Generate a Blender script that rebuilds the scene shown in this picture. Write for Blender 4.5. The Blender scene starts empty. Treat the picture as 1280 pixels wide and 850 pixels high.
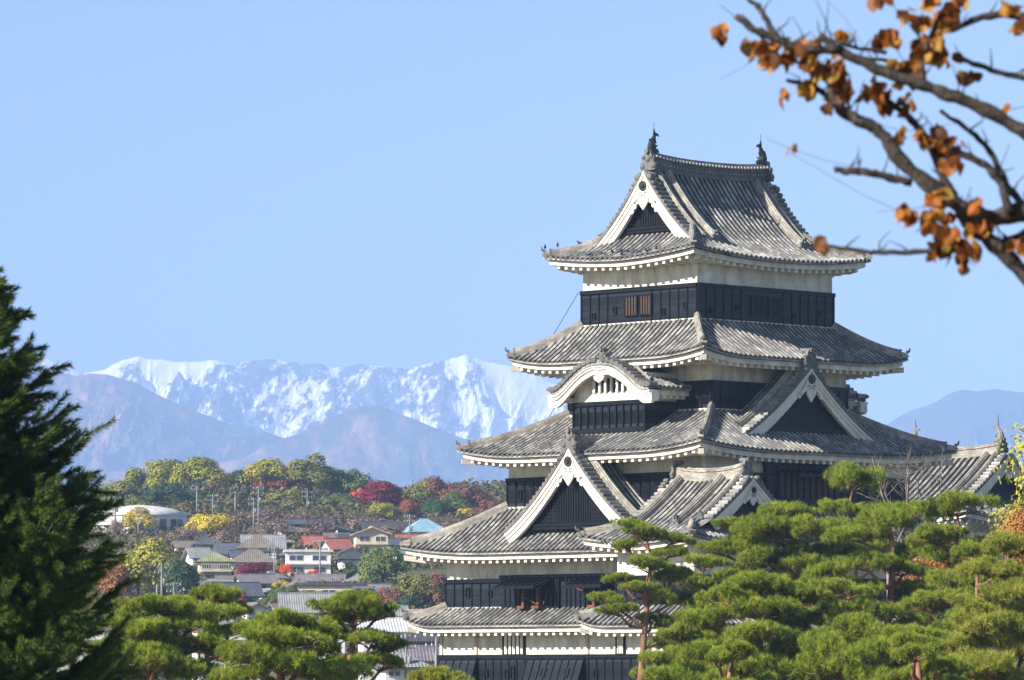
import bpy, math, random
import numpy as np
from mathutils import Vector, Matrix

# ------------------------------------------------------------------ camera, world, sun, exposure
SC = bpy.context.scene
COL = SC.collection
ZC = 7.0            # eye height above the castle garden
F = 6300.0          # focal length in photograph pixels (1280 wide)
YH = 850.0          # horizon row
cd = bpy.data.cameras.new('camera')
cam = bpy.data.objects.new('camera', cd)
COL.objects.link(cam)
cam.location = (0, 0, ZC)
cam.rotation_euler = (math.radians(90), 0, 0)
cd.sensor_width = 36.0
cd.sensor_fit = 'HORIZONTAL'
cd.lens = 36.0 * F / 1280.0
cd.shift_y = (YH - 425.0) / 1280.0
cd.clip_start = 0.5
cd.clip_end = 40000
cd.dof.use_dof = True
cd.dof.focus_distance = 245
cd.dof.aperture_fstop = 10
SC.camera = cam

ALPHA = math.radians(45.5)                      # left castle face against the picture plane
SUN_EL = math.radians(31)
DELTA = math.radians(16)
RX, RY = math.sin(ALPHA), math.cos(ALPHA)       # castle local x in the world
LX, LY = -math.cos(ALPHA), math.sin(ALPHA)      # castle local y in the world
sx = -RX * math.cos(DELTA) + LX * math.sin(DELTA)
sy = -RY * math.cos(DELTA) + LY * math.sin(DELTA)
to_sun = Vector((sx * math.cos(SUN_EL), sy * math.cos(SUN_EL), math.sin(SUN_EL)))
w = bpy.data.worlds.new('World')
SC.world = w
w.use_nodes = True
nt = w.node_tree
sky = nt.nodes.new('ShaderNodeTexSky')
sky.sky_type = 'NISHITA'
sky.sun_disc = False
sky.sun_elevation = SUN_EL
sky.sun_rotation = math.atan2(sx, sy)
sky.altitude = 600
sky.air_density = 1.0
sky.dust_density = 0.9
sky.ozone_density = 2.4
nt.links.new(sky.outputs[0], nt.nodes['Background'].inputs[0])
nt.nodes['Background'].inputs[1].default_value = 0.062
sd = bpy.data.lights.new('sun', 'SUN')
sd.energy = 5.0
sd.angle = math.radians(0.5)
sd.color = (1.0, 0.93, 0.82)
so = bpy.data.objects.new('sun', sd)
COL.objects.link(so)
so.location = (0, 0, 60)
so.rotation_euler = to_sun.to_track_quat('Z', 'Y').to_euler()
SC.view_settings.view_transform = 'Standard'
SC.view_settings.look = 'None'
SC.view_settings.exposure = 1.12
SC.view_settings.gamma = 1
SC.view_settings.use_curve_mapping = False
SC.cycles.max_bounces = 6
SC.cycles.diffuse_bounces = 3
SC.cycles.glossy_bounces = 2
SC.cycles.transparent_max_bounces = 6
SC.cycles.volume_bounces = 2

R0 = np.random.default_rng(7)

# ------------------------------------------------------------------ mesh helpers
class MB:
    """collects pieces and links them as ONE mesh object"""
    def __init__(self, M=None):
        self.v = []; self.f = []; self.mi = []; self.uv = []; self.n = 0; self.M = M
    def add(self, V, Fc, mi=0, UV=None):
        V = np.asarray(V, float).reshape(-1, 3)
        if self.M is not None:
            V = V @ self.M[:3, :3].T + self.M[:3, 3]
        if UV is None:
            UV = np.zeros((len(V), 2))
        o = self.n
        self.v.append(V); self.uv.append(np.asarray(UV, float))
        if isinstance(Fc, np.ndarray):
            Fc = (Fc + o).tolist()
        else:
            Fc = [tuple(i + o for i in f) for f in Fc]
        self.f += Fc
        self.mi += [mi] * len(Fc)
        self.n += len(V)
    def box(self, x0, x1, y0, y1, z0, z1, mi=0):
        V = [(x, y, z) for x in (x0, x1) for y in (y0, y1) for z in (z0, z1)]
        self.add(V, [(0, 1, 3, 2), (4, 6, 7, 5), (0, 4, 5, 1), (2, 3, 7, 6), (0, 2, 6, 4), (1, 5, 7, 3)], mi)
    def hexa(self, P, mi=0):
        """eight points: bottom ring of 4, top ring of 4"""
        self.add(P, [(3, 2, 1, 0), (4, 5, 6, 7), (0, 1, 5, 4), (1, 2, 6, 5), (2, 3, 7, 6), (3, 0, 4, 7)], mi)
    def grid(self, G, mi=0, UV=None):
        """G: (n, m, 3) points"""
        n, m = G.shape[:2]
        idx = np.arange(n * m).reshape(n, m)
        q = np.stack([idx[:-1, :-1], idx[1:, :-1], idx[1:, 1:], idx[:-1, 1:]], -1).reshape(-1, 4)
        self.add(G.reshape(-1, 3), q, mi, None if UV is None else np.asarray(UV).reshape(-1, 2))
    def sweep(self, pts, prof, mi=0, caps=True, up=(0, 0, 1), closed=True, scale=None):
        pts = np.asarray(pts, float); n = len(pts)
        T = np.gradient(pts, axis=0)
        T /= np.linalg.norm(T, axis=1)[:, None] + 1e-9
        S = np.cross(T, np.asarray(up, float)); S /= np.linalg.norm(S, axis=1)[:, None] + 1e-9
        U = np.cross(S, T)
        pr = np.asarray(prof, float); k = len(pr)
        sc = np.ones(n) if scale is None else np.asarray(scale, float)
        G = pts[:, None, :] + S[:, None, :] * (pr[None, :, 0:1] * sc[:, None, None]) + U[:, None, :] * (pr[None, :, 1:2] * sc[:, None, None])
        L = np.concatenate([[0], np.cumsum(np.linalg.norm(np.diff(pts, axis=0), axis=1))])
        UV = np.zeros((n, k, 2)); UV[:, :, 0] = np.arange(k)[None]; UV[:, :, 1] = L[:, None] / 0.3
        idx = np.arange(n * k).reshape(n, k)
        nx = np.roll(idx, -1, axis=1)
        if not closed:
            a, b = idx[:, :-1], idx[:, 1:]
        else:
            a, b = idx, nx
        q = np.stack([a[:-1], a[1:], b[1:], b[:-1]], -1).reshape(-1, 4).tolist()
        if caps and closed:
            q.append(tuple(int(i) for i in idx[0])); q.append(tuple(int(i) for i in idx[-1][::-1]))
        self.add(G.reshape(-1, 3), [tuple(f) for f in q], mi, UV.reshape(-1, 2))
    def tube(self, pts, r, mi=0, k=6):
        a = np.linspace(0, 2 * np.pi, k, endpoint=False)
        pts = np.asarray(pts, float)
        d = pts[-1] - pts[0]
        up = (0, 0, 1) if abs(d[2]) < 0.8 * np.linalg.norm(d) else (0.3, 1, 0.05)
        sc = np.broadcast_to(np.asarray(r, float), (len(pts),))
        self.sweep(pts, np.stack([np.cos(a), np.sin(a)], 1), mi, True, up, True, sc)
    def prism(self, poly, o, ex, ez, ey, t, mi=0):
        """flat outline (a,b) in axes ex,ez extruded by t along ey"""
        o, ex, ez, ey = (np.asarray(q, float) for q in (o, ex, ez, ey))
        A = np.array([o + ex * a + ez * b for a, b in poly]); B = A + ey * t
        n = len(poly)
        Fc = [tuple(range(n)), tuple(range(2 * n - 1, n - 1, -1))]
        Fc += [(i, n + i, n + (i + 1) % n, (i + 1) % n) for i in range(n)]
        self.add(np.concatenate([A, B]), Fc, mi)
    def mesh(self, name, mats, smooth=False):
        me = bpy.data.meshes.new(name)
        V = np.concatenate(self.v) if self.v else np.zeros((0, 3))
        me.from_pydata(V.tolist(), [], self.f)
        for m in mats:
            me.materials.append(m)
        if len(mats) > 1:
            me.polygons.foreach_set('material_index', np.array(self.mi, dtype=np.int32))
        uv = me.uv_layers.new(name='UVMap')
        li = np.zeros(len(me.loops), dtype=np.int32); me.loops.foreach_get('vertex_index', li)
        if len(li):
            uv.data.foreach_set('uv', np.concatenate(self.uv)[li].astype(np.float32).ravel())
        if smooth:
            me.polygons.foreach_set('use_smooth', np.ones(len(me.polygons), dtype=bool))
        me.update()
        return me
    def build(self, name, mats, parent=None, smooth=False):
        if not isinstance(mats, (list, tuple)):
            mats = [mats]
        o = bpy.data.objects.new(name, self.mesh(name, mats, smooth))
        COL.objects.link(o)
        if parent is not None:
            o.parent = parent
        return o

def tag(o, label=None, cat=None, group=None, kind=None):
    if label: o['label'] = label
    if cat: o['category'] = cat
    if group: o['group'] = group
    if kind: o['kind'] = kind
    return o

def thing(name, label, cat, loc=(0, 0, 0), rz=0.0, group=None):
    o = bpy.data.objects.new(name, None)
    o.empty_display_size = 0.3
    COL.objects.link(o)
    o.location = loc; o.rotation_euler = (0, 0, rz)
    return tag(o, label, cat, group)

def part(name, mesh, parent, loc=(0, 0, 0), rot=(0, 0, 0), scale=(1, 1, 1), mat=None):
    o = bpy.data.objects.new(name, mesh)
    COL.objects.link(o)
    o.parent = parent; o.location = loc; o.rotation_euler = rot; o.scale = scale
    if mat is not None:
        o.material_slots[0].link = 'OBJECT'; o.material_slots[0].material = mat
    return o

def at(px, py, D):
    return np.array([(px - 640.0) * D / F, D, ZC + (YH - py) * D / F])

# value noise -------------------------------------------------------
_tab = np.random.default_rng(11).random((256, 256))
def vnoise(x, y):
    xi = np.floor(x).astype(int); yi = np.floor(y).astype(int)
    fx = x - xi; fy = y - yi
    fx = fx * fx * fx * (fx * (fx * 6 - 15) + 10); fy = fy * fy * fy * (fy * (fy * 6 - 15) + 10)
    g = lambda a, b: _tab[a % 256, b % 256]
    return (g(xi, yi) * (1 - fx) + g(xi + 1, yi) * fx) * (1 - fy) + (g(xi, yi + 1) * (1 - fx) + g(xi + 1, yi + 1) * fx) * fy
def fbm(x, y, o=5, ridged=False, gain=0.5):
    t = 0; a = 1; s = 0
    for i in range(o):
        n = vnoise(x * 2 ** i + 17.3 * i, y * 2 ** i + 9.1 * i)
        if ridged: n = 1 - abs(2 * n - 1)
        t = t + a * n; s += a; a *= gain
    return t / s

# ------------------------------------------------------------------ materials
class NT:
    def __init__(self, m):
        self.t = m.node_tree; self.n = self.t.nodes; self.l = self.t.links
    def new(self, ty, **kw):
        nd = self.n.new(ty)
        for k, v in kw.items():
            setattr(nd, k, v)
        return nd
    def link(self, a, b): self.l.new(a, b)
    def math(self, op, a, b=None):
        nd = self.new('ShaderNodeMath', operation=op)
        for i, q in enumerate((a, b)):
            if q is None: continue
            if isinstance(q, (int, float)): nd.inputs[i].default_value = q
            else: self.link(q, nd.inputs[i])
        return nd.outputs[0]
    def noise(self, vec, scale, detail=4, rough=0.55, stretch=None):
        if stretch is not None:
            mp = self.new('ShaderNodeMapping'); mp.inputs['Scale'].default_value = stretch
            self.link(vec, mp.inputs[0]); vec = mp.outputs[0]
        nd = self.new('ShaderNodeTexNoise'); nd.inputs['Scale'].default_value = scale
        nd.inputs['Detail'].default_value = detail; nd.inputs['Roughness'].default_value = rough
        self.link(vec, nd.inputs['Vector'])
        return nd.outputs['Fac']
    def ramp(self, fac, stops):
        nd = self.new('ShaderNodeValToRGB')
        el = nd.color_ramp.elements
        el[0].position, el[0].color = stops[0][0], (*stops[0][1], 1)
        el[1].position, el[1].color = stops[-1][0], (*stops[-1][1], 1)
        for p, c in stops[1:-1]:
            e = el.new(p); e.color = (*c, 1)
        self.link(fac, nd.inputs[0])
        return nd.outputs[0]
    def mix(self, fac, a, b, blend='MIX'):
        nd = self.new('ShaderNodeMix', data_type='RGBA', blend_type=blend)
        for i, q in ((0, fac), (6, a), (7, b)):
            if isinstance(q, (int, float)): nd.inputs[i].default_value = q
            elif isinstance(q, tuple): nd.inputs[i].default_value = (*q, 1)
            else: self.link(q, nd.inputs[i])
        return nd.outputs[2]

def newmat(name, rough=0.8, spec=0.3):
    m = bpy.data.materials.new(name); m.use_nodes = True
    N = NT(m); b = N.n['Principled BSDF']
    b.inputs['Roughness'].default_value = rough
    b.inputs['Specular IOR Level'].default_value = spec
    return m, N, b

def bump(N, b, h, strength=0.3, dist=0.02):
    bp = N.new('ShaderNodeBump'); bp.inputs['Strength'].default_value = strength; bp.inputs['Distance'].default_value = dist
    N.link(h, bp.inputs['Height']); N.link(bp.outputs[0], b.inputs['Normal'])

def noisy(name, c1, c2, scale=2.0, rough=0.8, stretch=None, detail=5, bmp=0.0, spec=0.3, bscale=None):
    m, N, b = newmat(name, rough, spec)
    tc = N.new('ShaderNodeTexCoord').outputs['Object']
    n = N.noise(tc, scale, detail, 0.6, stretch)
    N.link(N.ramp(n, [(0.3, c1), (0.7, c2)]), b.inputs['Base Color'])
    if bmp:
        bump(N, b, N.noise(tc, bscale or scale * 6, 4), bmp, 0.03)
    return m

def tile_mat(name, lo, mid, hi, rough=0.55):
    """per tile grey variation from the UV (row, tile along the row), plus lichen and mortar bloom"""
    m, N, b = newmat(name, rough, 0.35)
    uv = N.new('ShaderNodeUVMap').outputs[0]
    sp = N.new('ShaderNodeSeparateXYZ'); N.link(uv, sp.inputs[0])
    cb = N.new('ShaderNodeCombineXYZ')
    N.link(N.math('FLOOR', sp.outputs[0]), cb.inputs[0]); N.link(N.math('FLOOR', sp.outputs[1]), cb.inputs[1])
    wn = N.new('ShaderNodeTexWhiteNoise', noise_dimensions='2D'); N.link(cb.outputs[0], wn.inputs['Vector'])
    tc = N.new('ShaderNodeTexCoord').outputs['Object']
    big = N.noise(tc, 0.8, 6, 0.7)
    fine = N.noise(tc, 9, 4, 0.6)
    f = N.math('ADD', N.math('MULTIPLY', wn.outputs['Value'], 0.14), N.math('ADD', N.math('MULTIPLY', big, 0.70), N.math('MULTIPLY', fine, 0.25)))
    c = N.ramp(f, [(0.26, lo), (0.52, mid), (0.76, hi)])
    # joint line at the lower end of each tile
    fr = N.math('FRACT', sp.outputs[1])
    j = N.math('LESS_THAN', fr, 0.10)
    c = N.mix(N.math('MULTIPLY', j, 0.12), c, (0.06, 0.06, 0.06))
    N.link(c, b.inputs['Base Color'])
    bump(N, b, fine, 0.15, 0.02)
    return m

def plaster_mat(name, base, stain, amt=0.7):
    m, N, b = newmat(name, 0.85, 0.2)
    tc = N.new('ShaderNodeTexCoord').outputs['Object']
    n1 = N.noise(tc, 1.1, 6, 0.65)
    n2 = N.noise(tc, 2.2, 4, 0.6, (1, 1, 0.18))
    f = N.math('MULTIPLY', n1, n2)
    c = N.ramp(f, [(0.15, stain), (0.25, tuple(0.5 * (p + q) for p, q in zip(stain, base))), (0.38, base)])
    N.link(c, b.inputs['Base Color'])
    bump(N, b, N.noise(tc, 14, 3), 0.12, 0.02)
    return m

def lacquer_mat():
    m, N, b = newmat('black lacquered board', 0.34, 0.18)
    tc = N.new('ShaderNodeTexCoord').outputs['Object']
    sp = N.new('ShaderNodeSeparateXYZ'); N.link(tc, sp.inputs[0])
    zz = N.math('MULTIPLY', sp.outputs[2], 3.2)
    fl = N.math('FLOOR', zz)
    wn = N.new('ShaderNodeTexWhiteNoise', noise_dimensions='1D'); N.link(fl, wn.inputs['W'])
    n = N.noise(tc, 3.0, 5, 0.6, (1, 1, 4))
    f = N.math('ADD', N.math('MULTIPLY', wn.outputs['Value'], 0.6), N.math('MULTIPLY', n, 0.6))
    c = N.ramp(f, [(0.25, (0.003, 0.0035, 0.005)), (0.9, (0.026, 0.033, 0.045))])
    fr = N.math('FRACT', zz)
    c = N.mix(N.math('MULTIPLY', N.math('LESS_THAN', fr, 0.09), 0.8), c, (0.004, 0.004, 0.005))
    N.link(c, b.inputs['Base Color'])
    bump(N, b, N.math('ADD', fr, N.math('MULTIPLY', n, 0.5)), 0.5, 0.03)
    return m

def leaf_mat(name, cols, trans=0.25, spread=(0.15, 0.85), nscale=0.35, rough=0.6, tuft=False):
    """cols: list of colours; variation by leaf, by clump and by tree"""
    m, N, b = newmat(name, rough, 0.2)
    geo = N.new('ShaderNodeNewGeometry')
    tc = N.new('ShaderNodeTexCoord').outputs['Object']
    oi = N.new('ShaderNodeObjectInfo')
    ad = N.new('ShaderNodeVectorMath', operation='ADD'); N.link(tc, ad.inputs[0])
    sc = N.new('ShaderNodeVectorMath', operation='SCALE'); N.link(oi.outputs['Location'], sc.inputs[0]); sc.inputs['Scale'].default_value = 0.37
    N.link(sc.outputs[0], ad.inputs[1])
    n = N.noise(ad.outputs[0], nscale, 4, 0.6)
    rnd = geo.outputs['Random Per Island']
    if tuft:                              # one shade per needle tuft, kept in the UV; v marks old brown needles
        su = N.new('ShaderNodeSeparateXYZ'); N.link(N.new('ShaderNodeUVMap').outputs[0], su.inputs[0])
        rnd = N.math('ADD', N.math('MULTIPLY', rnd, 0.3), N.math('MULTIPLY', su.outputs[0], 0.8))
    f = N.math('ADD', N.math('MULTIPLY', rnd, 0.45 if tuft else 0.22), N.math('MULTIPLY', n, 0.62 if tuft else 0.88))
    k = len(cols)
    st = [(spread[0] + (spread[1] - spread[0]) * i / max(1, k - 1), c) for i, c in enumerate(cols)]
    c = N.ramp(f, st)
    if tuft:
        c = N.mix(su.outputs[1], c, (0.17, 0.095, 0.04))
    N.link(c, b.inputs['Base Color'])
    tr = N.new('ShaderNodeBsdfTranslucent'); N.link(c, tr.inputs[0])
    mx = N.new('ShaderNodeMixShader'); mx.inputs[0].default_value = trans
    N.link(b.outputs[0], mx.inputs[1]); N.link(tr.outputs[0], mx.inputs[2])
    N.link(mx.outputs[0], N.n['Material Output'].inputs[0])
    return m

TILE = tile_mat('grey roof tile', (0.045, 0.045, 0.046), (0.19, 0.187, 0.18), (0.60, 0.575, 0.53))
TILE_D = tile_mat('dark eave tile', (0.05, 0.05, 0.052), (0.10, 0.10, 0.10), (0.22, 0.21, 0.20))
SIDE_SHADE = tile_mat('painted shade row flank', (0.03, 0.03, 0.03), (0.06, 0.058, 0.055), (0.14, 0.135, 0.125))  # shade on the flanks of the tile rows, painted as a darker tile colour
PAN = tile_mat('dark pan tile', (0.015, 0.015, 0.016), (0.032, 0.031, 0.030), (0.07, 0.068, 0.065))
RIDGE = tile_mat('ridge tile and mortar', (0.07, 0.07, 0.07), (0.22, 0.205, 0.18), (0.55, 0.50, 0.42))
PLASTER = plaster_mat('white lime plaster', (0.88, 0.845, 0.78), (0.52, 0.475, 0.41))
BOARDW = plaster_mat('white plastered gable board', (0.84, 0.80, 0.73), (0.68, 0.62, 0.54))
LACQ = lacquer_mat()
BATTEN = noisy('black batten', (0.004, 0.005, 0.007), (0.010, 0.012, 0.016), 3, 0.42, spec=0.18)
DARK = noisy('dark interior', (0.004, 0.004, 0.005), (0.010, 0.009, 0.009), 2, 0.8)
LATBACK = noisy('grey lattice backing', (0.05, 0.05, 0.055), (0.10, 0.10, 0.105), 2, 0.7)
WOODB = noisy('brown lattice wood', (0.035, 0.021, 0.016), (0.08, 0.047, 0.034), 4, 0.7, (6, 6, 1))
WOODR = noisy('red brown post', (0.10, 0.035, 0.022), (0.18, 0.065, 0.04), 4, 0.7)
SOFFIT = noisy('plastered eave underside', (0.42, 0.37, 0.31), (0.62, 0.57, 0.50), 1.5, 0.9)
COPPER = noisy('verdigris flashing', (0.16, 0.25, 0.20), (0.36, 0.45, 0.38), 3, 0.6)
BRONZE = noisy('dark bronze fish', (0.012, 0.013, 0.014), (0.04, 0.04, 0.04), 5, 0.45, bmp=0.4, bscale=14)
IRON = noisy('dark iron', (0.03, 0.03, 0.032), (0.07, 0.07, 0.07), 5, 0.5)
# ================================================================== the castle
CX, CY = 9.93470644, 255.60771225      # tower axis on the ground
def c2w(x, y):
    return CX + x * RX + y * LX, CY + x * RY + y * LY
def c_px(px, x=None, y=None):
    """castle coordinate of a photograph column on the plane x = const or y = const"""
    k = (px - 640.0) / F
    # (CX + x RX + y LX) = k (CY + x RY + y LY)
    if y is None:
        return (k * (CY + x * RY) - CX - x * RX) / (LX - k * LY)
    return (k * (CY + y * LY) - CX - y * LX) / (RX - k * RY)
def c_z(py, x, y):
    return (YH - py) * c2w(x, y)[1] / F
MZ = np.eye(4); MZ[2, 3] = ZC           # castle heights are written against eye level

def half_ring(r, k=6):
    a = np.linspace(0, math.pi, k)
    return np.cos(a) * r, np.sin(a) * r * 1.12 + 0.012

def tiled_slope(mb, P, s0, s1, vmax, L, pitch=0.345, r=0.108, caps=True, vmin=None, nv=8, sheet=True):
    """barrel tile rows running up a curved slope. P(s, v) -> (n,3); material 0 tile, 1 dark tile"""
    n = max(1, int(round((s1 - s0) / pitch)))
    ss = s0 + (np.arange(n) + 0.5) * (s1 - s0) / n
    ca, sa = half_ring(r)
    for k, s in enumerate(ss):
        vm = vmax(s); v0 = vmin(s) if vmin else 0.0
        if vm - v0 < 0.03: continue
        nt_ = max(2, int(L * (vm - v0) / 0.30))
        t = np.arange(nt_)
        v = np.stack([t / nt_, (t + 0.93) / nt_], 1).ravel() * (vm - v0) + v0
        sc = np.tile([1.04, 0.97], nt_)
        A = P(s, v); e = 1e-3
        T = P(s, v + e) - P(s, v - e); T /= np.linalg.norm(T, axis=1)[:, None]
        S = P(s + e, v) - P(s - e, v); S /= np.linalg.norm(S, axis=1)[:, None]
        N = np.cross(S, T); N /= np.linalg.norm(N, axis=1)[:, None]
        N[N[:, 2] < 0] *= -1
        G = A[:, None, :] + (S[:, None, :] * ca[None, :, None] + N[:, None, :] * sa[None, :, None]) * sc[:, None, None]
        UV = np.zeros(G.shape[:2] + (2,)); UV[:, :, 0] = k + 0.5 + int(s0 * 7) ; UV[:, :, 1] = np.repeat(t, 2)[:, None] + np.tile([0.02, 0.98], nt_)[:, None]
        for sl, mi_ in ((slice(0, 2), 4), (slice(1, 5), 0), (slice(4, 6), 4)):  # outer strips of each row get the painted flank shade
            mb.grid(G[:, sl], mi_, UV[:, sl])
        if caps and v0 == 0.0:
            a = np.linspace(0, 2 * math.pi, 8, endpoint=False)
            c = A[0] - T[0] * 0.015 + N[0] * 0.015
            q = c + S[0] * np.cos(a)[:, None] * r * 1.08 + N[0] * np.sin(a)[:, None] * r * 1.08
            mb.add(np.concatenate([q, q + T[0] * 0.05]), [tuple(range(8))] + [(i, 8 + i, 8 + (i + 1) % 8, (i + 1) % 8) for i in range(8)], 1, np.full((16, 2), k + 0.5))
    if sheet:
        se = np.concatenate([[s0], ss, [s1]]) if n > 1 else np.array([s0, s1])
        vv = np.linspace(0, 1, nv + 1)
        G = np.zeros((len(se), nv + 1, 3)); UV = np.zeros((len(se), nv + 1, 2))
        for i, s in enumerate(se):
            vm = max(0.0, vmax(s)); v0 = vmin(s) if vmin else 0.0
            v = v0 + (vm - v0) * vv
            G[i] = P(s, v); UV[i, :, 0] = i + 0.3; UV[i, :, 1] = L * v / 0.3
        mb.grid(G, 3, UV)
        if caps:
            E0 = G[:, 0, :]
            E1 = E0 - np.array([0, 0, 0.09])
            mb.grid(np.stack([E0, E1], 1), 0)

def zc(v, ze, zt, c=0.82):
    return ze + (zt - ze) * (c * v + (1 - c) * v * v)

def eave(mb, P, s0, s1, inw, ov, z_in, c0=True, c1=True, pitch=0.5, plain=False):
    """white fascia, rafter ends and soffit under one eave (0 plaster, 1 soffit)"""
    inw = np.array([inw[0], inw[1], 0.0])
    n = 28
    s = np.linspace(s0, s1, n)
    E = np.array([P(q, np.array([0.0]))[0] for q in s])
    along = E[-1] - E[0]; along[2] = 0; along /= np.linalg.norm(along)
    def clip(q):                   # stays inside the hips at distance q from the eave
        o = np.array(E)
        a = E + inw * q
        lo = s0 + (q if c0 else 0); hi = s1 - (q if c1 else 0)
        sc = np.clip(s, lo, hi)
        return a + along[None, :] * (sc - s)[:, None]
    a0, a1 = clip(0.20), clip(0.42)
    dz = lambda A, z: A - np.array([0, 0, z])
    ring = np.stack([dz(a0, 0.10), dz(a0, 0.35), dz(a1, 0.35), dz(a1, 0.10)], 1)
    idx = np.arange(n * 4).reshape(n, 4)
    q = np.stack([idx[:-1], idx[1:], np.roll(idx, -1, 1)[1:], np.roll(idx, -1, 1)[:-1]], -1).reshape(-1, 4).tolist()
    q += [tuple(idx[0].tolist()), tuple(idx[-1][::-1].tolist())]
    mb.add(ring.reshape(-1, 3), [tuple(f) for f in q], 0)
    b = clip(ov); b = np.array(b); b[:, 2] = z_in
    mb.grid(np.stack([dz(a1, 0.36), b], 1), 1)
    if plain: return
    m = int((s1 - s0 - 0.5) / pitch)
    for k in range(m + 1):
        t = s0 + 0.25 + (s1 - s0 - 0.5) * k / max(1, m)
        lim = ov
        if c0: lim = min(lim, t - s0 + 0.1)
        if c1: lim = min(lim, s1 - t + 0.1)
        if lim < 0.4: continue
        e = P(t, np.array([0.0]))[0]
        p0 = e + inw * 0.30 - np.array([0, 0, 0.35])
        p1 = e + inw * lim; zz = e[2] - 0.35 + (z_in - e[2] + 0.35) * lim / ov; p1[2] = zz
        hw = along * 0.095; dn = np.array([0, 0, 0.17]); up = np.array([0, 0, 0.03])
        mb.hexa([p0 - hw - dn, p0 + hw - dn, p1 + hw - dn, p1 - hw - dn, p0 - hw + up, p0 + hw + up, p1 + hw + up, p1 - hw + up], 0)

RIDGE_PROF = lambda w_, h: [(-w_, -0.08), (w_, -0.08), (w_, h * 0.55), (w_ * 0.80, h * 0.58), (w_ * 0.72, h * 0.82), (w_ * 0.42, h * 0.86), (w_ * 0.3, h), (-w_ * 0.3, h), (-w_ * 0.42, h * 0.86), (-w_ * 0.72, h * 0.82), (-w_ * 0.80, h * 0.58), (-w_, h * 0.55)]

def ornament(mb, p, d, size, mi=1):
    """ridge-end tile: a shouldered shield with scroll bosses and a roll above"""
    p = np.asarray(p, float); d = np.array([d[0], d[1], 0.0]); d /= np.linalg.norm(d)
    s = np.cross(d, (0, 0, 1.0))
    prof = [(-0.62, -0.35), (0.62, -0.35), (0.70, 0.0), (0.50, 0.22), (0.56, 0.48), (0.34, 0.62), (0.20, 0.95), (-0.20, 0.95), (-0.34, 0.62), (-0.56, 0.48), (-0.50, 0.22), (-0.70, 0.0)]
    mb.prism([(a * size, b * size) for a, b in prof], p, s, (0, 0, 1), d, 0.26 * size, mi)
    for a, b, r in ((0, 0.38, 0.25), (-0.46, -0.08, 0.22), (0.46, -0.08, 0.22), (-0.36, 0.50, 0.15), (0.36, 0.50, 0.15)):
        c = p + s * a * size + np.array([0, 0, b * size])
        mb.tube([c + d * 0.2 * size, c + d * 0.32 * size, c + d * 0.36 * size], [r * size * 0.8, r * size * 0.8, r * size * 0.4], mi, 8)
    c = p + np.array([0, 0, 0.86 * size])
    mb.tube([c - d * 0.5 * size, c + d * 0.42 * size], 0.17 * size, mi, 8)

def hip_ridge(parent, pts, wid=0.17, h=0.34, big=0.30):
    """pts from the top to the eave corner; a tall run, an ornament, then a low run with a flicked tip"""
    pts = np.asarray(pts, float)
    mb = MB(MZ); n = len(pts); k = int(n * 0.93)
    mb.sweep(pts[:k], RIDGE_PROF(wid, h), 0)
    d = pts[k - 1] - pts[k - 3]
    ornament(mb, pts[k - 1] + np.array([0, 0, 0.05]), d, big, 1)
    tail = np.array(pts[k - 2:]); tail[:, 2] += 0.02
    end = tail[-1] + (tail[-1] - tail[-2]) * 0.4 + np.array([0, 0, 0.10])
    tail = np.concatenate([tail, [end]])
    mb.sweep(tail, RIDGE_PROF(wid * 0.85, h * 0.62), 0)
    c = tail[-1] + np.array([0, 0, 0.12])
    dd = np.array([d[0], d[1], 0]) / np.linalg.norm(d[:2])
    mb.tube([c - dd * 0.1, c + dd * 0.06 + np.array([0, 0, 0.08]), c + dd * 0.10 + np.array([0, 0, 0.24])], [0.09, 0.07, 0.03], 1, 6)
    return mb.build('hip_ridge', [RIDGE, TILE_D], parent)

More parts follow.
